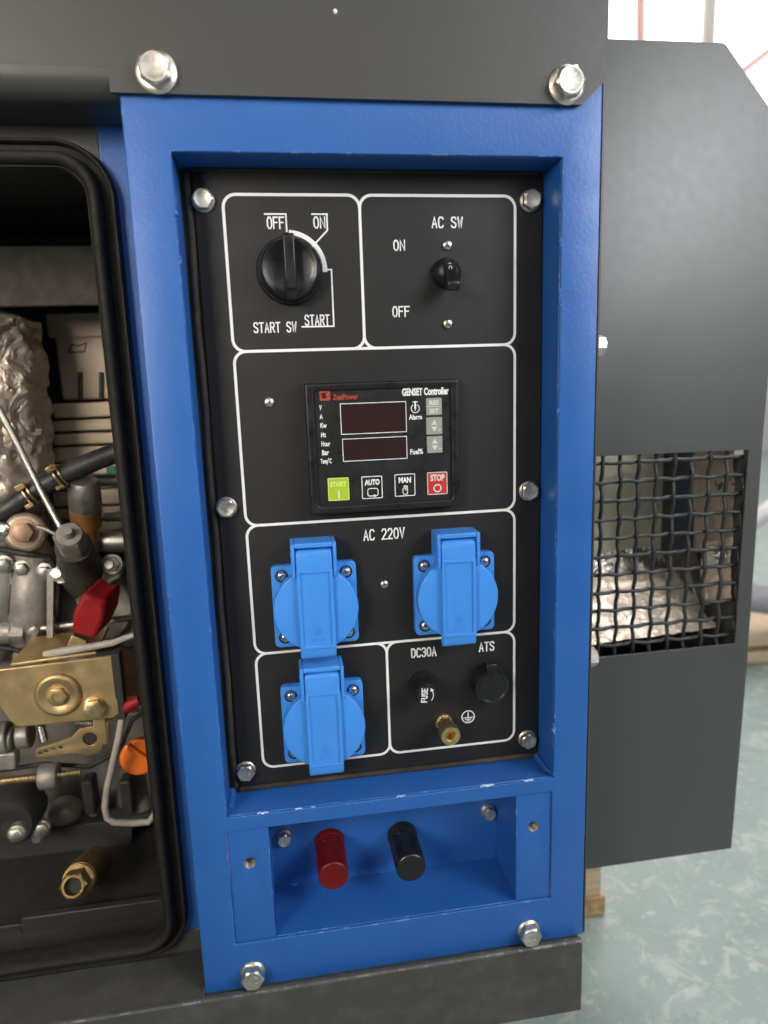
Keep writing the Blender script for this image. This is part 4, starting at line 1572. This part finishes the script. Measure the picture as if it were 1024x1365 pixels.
mb.extr([A(u, v, 118) for u, v in fl], (0, 7, 0))
eo(mb.build("pump_flange", M['cast_alu'], pump, bevel=1.5), pump)
for u, v in ((82, 764), (150, 752)):
    mb = MB()
    mb.lathe(at(u, v, 117), (0.05, -1, 0.25), [(0, 7.6), (2, 7.6), (2.2, 5.6, 1), (8, 5.6, 1), (9, 3.4), (14, 3.2)], 28)
    eo(mb.build("flange_nut", M['steel'], pump, angle=30), pump)
mb = MB()
mb.lathe(at(130, 800, 165), (0, -1, 0), [(0, 34), (18, 34), (22, 31), (22, 20)], 48)
eo(mb.build("pump_housing", M['cast_alu'], None, angle=40))

# red terminal boot on its tan lug
mb = MB()
mb.extr([A(112, 788, 76), A(124, 798, 74), A(141, 799, 76), A(138, 826, 76), A(126, 853, 76), A(94, 845, 76), A(97, 816, 76)], (6, 26, 4))
bt = eo(mb.build("terminal_boot", M['boot_red'], None, bevel=3.0, seg=3))
bt['label'] = "red rubber terminal boot"
mb = MB()
mb.obox(A(104, 806, 98), A(136, 788, 104), 14, 6, (0, 0, 1))
mb.obox(A(98, 870, 88), A(108, 848, 88), 12, 8, (0, 1, 0))
eo(mb.build("boot_lug", M['zinc_gold'], bt, bevel=1), bt)

# linkage rods
mb = MB()
mb.tube([A(28, 841, 118), A(100, 832, 116), A(190, 822, 114)], 2.6, 12)
rod = eo(mb.build("throttle_rod", M['steel_dull'], None, angle=60))
mb = MB()
mb.lathe(at(30, 842, 118), (-1, 0, 0.1), [(-3, 8.5, 1), (6, 8.5, 1), (7, 9.5), (34, 9)], 30)
eo(mb.build("rod_nut", M['cast_alu'], rod, angle=30), rod)
mb = MB()
mb.tube([A(60, 872, 84), A(84, 868, 80), A(115, 863, 78), A(150, 857, 78), A(168, 850, 80), A(192, 842, 84)], [2.5, 3.2, 2.6, 2.6, 2.2, 2.2], 12)
eo(mb.build("throttle_cable", M['cable_grey'], None, angle=60))

# governor bracket, zinc plated
YG = 78.0
outl = [(-30, 898), (0, 892), (150, 874), (160, 952), (150, 958), (24, 970), (12, 960), (-10, 930)]
mb = MB()
mb.extr([A(u, v, YG) for u, v in outl], (0, 2.4, 0))
gb = eo(mb.build("governor_bracket", M['zinc_gold'], None, bevel=1.0))
gb['label'] = "gold zinc plated governor bracket with a dimple"
mb = MB()
t0, t1 = at(14, 889, YG), at(129, 873, YG)
mb.extr([t0, t1, t1 + Vector((2, 34, 7)), t0 + Vector((4, 34, 7))], (0, 0, 2.4))
mb.extr([at(14, 888, YG + 36), at(20, 862, YG + 36), at(100, 850, YG + 36), at(132, 850, YG + 36), at(130, 868, YG + 36)], (0, 2.4, 0))
eo(mb.build("bracket_flange", M['zinc_gold'], gb, bevel=0.8), gb)
mb = MB()
c = at(78, 926, YG)
mb.lathe(c, (0, -1, 0), [(-1, 17.0), (0.2, 16.8), (2.6, 15.0), (2.8, 13.0), (1.2, 9.5), (0.8, 8.0)], 44)
eo(mb.build("bracket_dimple", M['zinc_gold'], gb, angle=60), gb)
mb = MB()
mb.lathe(c, (0, -1, 0), [(0, 8.2), (1.4, 8.2), (1.6, 6.0, 1), (4.5, 6.0, 1), (5, 5), (5, 3.2), (4, 2.8)], 30)
eo(mb.build("dimple_bolt", M['zinc_gold'], gb, angle=30), gb)
mb = MB()
mb.lathe(at(126, 942, YG), (0.1, -1, 0.1), [(0, 7.8), (2, 7.8), (2.3, 6.2, 1), (7, 6.2, 1), (7.6, 5.2)], 30)
eo(mb.build("bracket_bolt", M['brass'], gb, angle=30), gb)
mb = MB()
mb.obox(A(155, 868, YG + 3), A(164, 955, YG + 6), 6, 10, (0, 1, 0))
eo(mb.build("bracket_edge", M['cast_dark'], gb, bevel=0.6), gb)
# brown side plate with red knob
mb = MB()
mb.extr([A(157, 862, 90), A(200, 880, 104), A(200, 925, 104), A(166, 930, 90)], (1, 3, 0))
bp_ = eo(mb.build("side_plate", M['brown_plate'], None, bevel=0.6))
mb = MB()
mb.tube([A(162, 946, 84), A(172, 940, 82), A(186, 933, 82)], [4.2, 5.0, 3.6], 14)
eo(mb.build("red_knob", M['boot_red'], bp_, angle=60), bp_)

# governor lever with holes
def pxz(u, v, Y):
    p = at(u, v, Y)
    return p.x, p.z


YL = 84.0
lev = [pxz(u, v, YL) for u, v in ((47, 1002), (50, 998), (95, 984), (106, 972), (124, 968), (124, 955), (140, 955), (141, 985), (134, 1002), (118, 1008), (98, 1004), (52, 1012), (47, 1009))]
holes = [circle(*pxz(120, 985, YL), 5.2, 20)] + [circle(*pxz(u, v, YL), 1.5, 10) for u, v in ((54, 1004), (62, 1001), (71, 998), (81, 996))]
lv = eo(plate("governor_lever", [lev] + holes, YL, YL + 2.6, M['zinc_gold'], None, bevel=0.3))


def spring(p0, p1, r, wr, turns, name, material, parent=None):
    p0, p1 = Vector(p0), Vector(p1)
    x, y, a = basis(p1 - p0)
    n = turns * 10
    mb = MB()
    mb.tube([p0 + (p1 - p0) * (i / n) + (x * cos(2 * pi * i / 10) + y * sin(2 * pi * i / 10)) * r for i in range(n + 1)], wr, 6)
    return eo(mb.build(name, material, None, angle=70), parent)


spring(A(100, 962, 90), A(124, 964, 90), 2.6, 0.7, 9, "governor_spring", M['steel_dull'])
spring(A(54, 966, 96), A(59, 988, 96), 2.6, 0.8, 7, "idle_spring", M['steel_bright'])
mb = MB()
mb.tube([A(142, 962, 88), A(141, 972, 86), A(140, 990, 86)], 2.2, 10)
eo(mb.build("lever_pin", M['brass'], lv), lv)
# pinkish grey pipe running down and across
mb = MB()
mb.tube([A(164, 950, 86), A(158, 985, 84), A(150, 1020, 84), A(143, 1050, 86), (A(140, 1075, 88)), A(143, 1090, 88), A(152, 1096, 88), A(175, 1097, 90), A(198, 1096, 92), A(206, 1086, 93), A(212, 1070, 96)], 2.6, 12)
eo(mb.build("breather_pipe", M['cable_grey'], None, angle=60))
# oil filler cap
mb = MB()
mb.lathe(at(186, 1004, 110), (0.15, -1, 0.12), [(0, 13.5), (5, 14.5), (8, 14.2), (9, 13.0), (9.2, 11)], 40)
oc = eo(mb.build("oil_cap", M['cap_orange'], None, angle=40))
oc['label'] = "orange oil filler cap with a raised grip"
mb = MB()
c = at(186, 1004, 100)
mb.obox(c + Vector((-8, 0, 8)), c + Vector((8, 2, -8)), 3, 7, (0, 1, 0))
eo(mb.build("cap_grip", M['cap_orange'], oc, bevel=0.8), oc)
# threaded adjuster
p0, p1 = at(-10, 1043, 100), at(52, 1036, 100)
mb = MB()
n = 34
d_ = (p1 - p0)
mb.lathe(p0, d_, [(d_.length * i / n, 2.7 if i % 2 else 3.4) for i in range(n + 1)], 14)
p2, p3 = at(78, 1033, 100), at(108, 1029, 100)
d_ = p3 - p2
mb.lathe(p2, d_, [(d_.length * i / 12, 2.2 if i % 2 else 2.8) for i in range(13)], 14)
ad = eo(mb.build("adjusting_screw", M['brass'], None, angle=20))
mb = MB()
mb.lathe(at(54, 1036, 100), p1 - p0, [(0, 9), (1, 9.8), (11, 9.8), (13, 8.6)], 26)
eo(mb.build("adjuster_collar", M['cast_alu'], ad, angle=40), ad)
mb = MB()
mb.obox(A(-10, 1012, 110), A(24, 1010, 110), 14, 12, (0, 1, 0))
eo(mb.build("adjuster_block", M['cast_alu'], ad, bevel=1.5), ad)
# stub pipes under the bracket
mb = MB()
mb.cyl(at(-20, 985, 110), at(13, 982, 110), 12)
mb.cyl(at(25, 980, 112), at(42, 978, 112), 10.5)
mb.cyl(at(13, 984, 110), at(18, 984, 110), 9)
eo(mb.build("stub_pipe", M['cast_alu'], None, bevel=1))
mb = MB()
mb.cyl(at(100, 640, 150), at(200, 640, 165), 5)
mb.cyl(at(150, 605, 180), at(200, 605, 180), 5)
mb.tube([A(130, 720, 160), A(165, 722, 158), A(210, 720, 160)], 9, 14)
mb.tube([A(140, 690, 170), A(200, 684, 170)], 4, 12)
eo(mb.build("coolant_pipe", M['steel_dull'], None, angle=60))
mb = MB()
mb.box(at(142, 632, 178).x, at(165, 632, 178).x, 178, 190, at(0, 640, 178).z, at(0, 630, 178).z)
eo(mb.build("green_plug", M['green_plastic'], None, bevel=1))

# ---------------------------------------------------------------- inside the hood
HB, HX = 205.0, 396.0      # back and right side of the duct


def hx(u, v, inset=0.0):
    return tuple(at_x(u, v, HX - inset))


zt = -165.0
mb = MB()
mb.box(217, HX + 3, HB + 3, HB + 6, -430, zt)
own(mb.build("duct_back", M['hood_paint'], None), hood)
mb = MB()
mb.box(HX, HX + 2.5, YH + 2.2, HB + 3, -430, zt)
own(mb.build("duct_side", M['bay_paint'], None), hood)
mb = MB()
mb.box(217, HX, YH + 2.2, HB + 2.8, -430, -428)
own(mb.build("duct_floor", M['bay_paint'], None), hood)
crumpled("foil_lining", [at(740, 748, HB), at(889, 738, HB), at(889, 560, HB), at(740, 560, HB)], 26, 26, 2.2, 0.022, M['foil_yellow'], hood, 1)
crumpled("foil_fold", [at(740, 778, HB - 16), at(899, 760, HB - 16), at(890, 728, HB), at(740, 740, HB)], 30, 12, 2.5, 0.06, M['foil_bright'], hood, 2)
crumpled("foil_floor", [at(740, 866, 104), hx(957, 838, 4), hx(897, 758, 3), at(740, 774, HB - 16)], 36, 30, 3.6, 0.055, M['duct_foil'], hood, 3)
# right side of the duct: blue post, brown foil, a dark gap and a bright scrap of foil
mb = MB()
mb.extr([hx(897, 735), hx(922, 732), hx(922, 560), hx(897, 560)], (-2.2, 0, 0))
own(mb.build("duct_post", M['duct_blue'], hood, bevel=0.6), hood)
crumpled("foil_side", [hx(924, 735, 1), hx(977, 728, 1), hx(980, 560, 1), hx(924, 560, 1)], 20, 26, 2.2, 0.06, M['foil_brown'], hood, 4)
crumpled("foil_scrap", [hx(938, 806, 3), hx(976, 800, 2), hx(977, 715, 2), hx(934, 725, 3)], 18, 18, 3.2, 0.08, M['duct_foil'], hood, 5)
crumpled("foil_patch", [hx(893, 800, 2), hx(936, 815, 2), hx(932, 735, 2), hx(893, 738, 2)], 18, 18, 3.0, 0.09, M['foil_dark'], hood, 6)
mb = MB()
mb.tube([at(892, 560, HB - 3), at(891, 660, HB - 3), at(890, 738, HB - 3)], 2.2, 12)
own(mb.build("corner_trim", M['steel'], hood), hood)
for k, pts in enumerate(([hx(893, 768, 6), hx(902, 792, 8), hx(912, 815, 10)], [hx(915, 755, 6), hx(926, 790, 8), hx(938, 830, 10)])):
    mb = MB()
    mb.tube(pts, 1.6, 10)
    own(mb.build("duct_rod", M['steel_dull'], hood), hood)
mb = MB()
mb.lathe(hx(945, 742, 14), (1, 0, 0), [(0, 9), (4, 10.5), (13, 10.5)], 24)
own(mb.build("duct_elbow", M['steel_bright'], hood, angle=40), hood)

# ---------------------------------------------------------------- pallet under the hood
pal = thing("wooden_pallet", "pale wooden pallet showing a stacked corner beside the base rail", "pallet", (0.1, 0.4, FZ * MM))


def po(o):
    return own(o, pal)


for i in range(5):
    mb = MB()
    y = 215 + i * 125
    mb.box(-420, 338 + (i % 2) * 4, y, y + 95, FZ + 92, FZ + 114)
    po(mb.build("deck_board", M['pallet_wood'], None, bevel=1.5))
for i, y in enumerate((222, 470, 720)):
    mb = MB()
    mb.box(-420, 352, y, y + 90, FZ + 24, FZ + 92)
    po(mb.build("stringer", M['pallet_wood'], None, bevel=1.5))
    mb = MB()
    mb.box(-420, 356, y - 3, y + 96, FZ + 1, FZ + 24)
    po(mb.build("bottom_board", M['wood_rough'], None, bevel=1.0))

# ---------------------------------------------------------------- far end of the workshop
WY = 4200.0
mb = MB()
mb.box(-6000, 9000, WY + 60, WY + 140, FZ, 5000)
wall = mb.build("wall", M['wall_white'], kind='structure')
win = thing("window", "bright overexposed factory window behind the hood", "window", (3.0, WY * MM, 1.8))


def wo(o):
    return own(o, win)


for i in range(3):
    x0 = 1250 + i * 1780
    mb = MB()
    mb.box(x0, x0 + 1700, WY + 40, WY + 46, 300, 3800)
    wo(mb.build("pane", M['window_glow'], None))
for i in range(4):
    x0 = 1170 + i * 1780
    mb = MB()
    mb.box(x0, x0 + 80, WY, WY + 50, -200, 4000)
    wo(mb.build("mullion", M['post_grey'], None, bevel=4))
for z in (1560, 3000):
    mb = MB()
    mb.box(1250, 6500, WY + 5, WY + 39, z, z + 45)
    wo(mb.build("glazing_bar", M['post_grey'], None, bevel=4))
for (u0, v0, u1, v1, w_, nm, mt_, lb) in ((980, 712, 1080, 640, 34, "pipe", 'pipe_pale', "pale pipe lying across the pallet behind the hood"),
                                          (970, 792, 1080, 806, 62, "machine_roller", 'pipe_grey', "dark grey roller low behind the hood edge")):
    q = MB()
    a_, b_ = at(u0, v0, 800), at(u1, v1, 800)
    q.lathe(a_, b_ - a_, [(-20, w_ * 0.4), (-12, w_ * 0.5), ((b_ - a_).length, w_ * 0.5)], 24)
    q = q.build(nm, M[mt_], None, angle=40)
    q['label'] = lb
    q['category'] = "pipe" if nm == "pipe" else "roller"
cr = thing("storage_pallet", "blurred pale pallet standing on the floor far behind the hood", "pallet", (1.2, 0.9, FZ * MM))
for k, (v0, v1, mt_) in enumerate(((845, 860, 'pallet_wood'), (868, 900, 'pallet_wood'), (905, 925, 'wood_rough'))):
    q = MB()
    zz1, zz0 = at(1010, v0, 800).z, at(1010, v1, 800).z
    q.box(at(985, 870, 800).x, 1500, 790 + k * 4, 1000, max(zz0, FZ + 2), zz1)
    own(q.build("board", M[mt_], None, bevel=3), cr)
br = MB()
p0, p1 = at(990, 95, 3900), at(1050, 48, 3900)
br.obox(p0 + (p0 - p1) * 1.5, p1 + (p1 - p0) * 4, 45, 45)
br = br.build("red_brace", M['beam_flare_red'], None)
br['label'] = "red diagonal brace in front of the bright window"
br['category'] = "brace"
up = MB()
p0, p1 = at(855, -60, 3900), at(853, 140, 3900)
up.tube([p0, p1], 30, 14)
up = up.build("red_post", M['beam_flare_red'], None)
up['label'] = "red upright pole paled by window flare, showing just above the top edge of the hood"
up['category'] = "pole"

print("objects", len(bpy.data.objects))
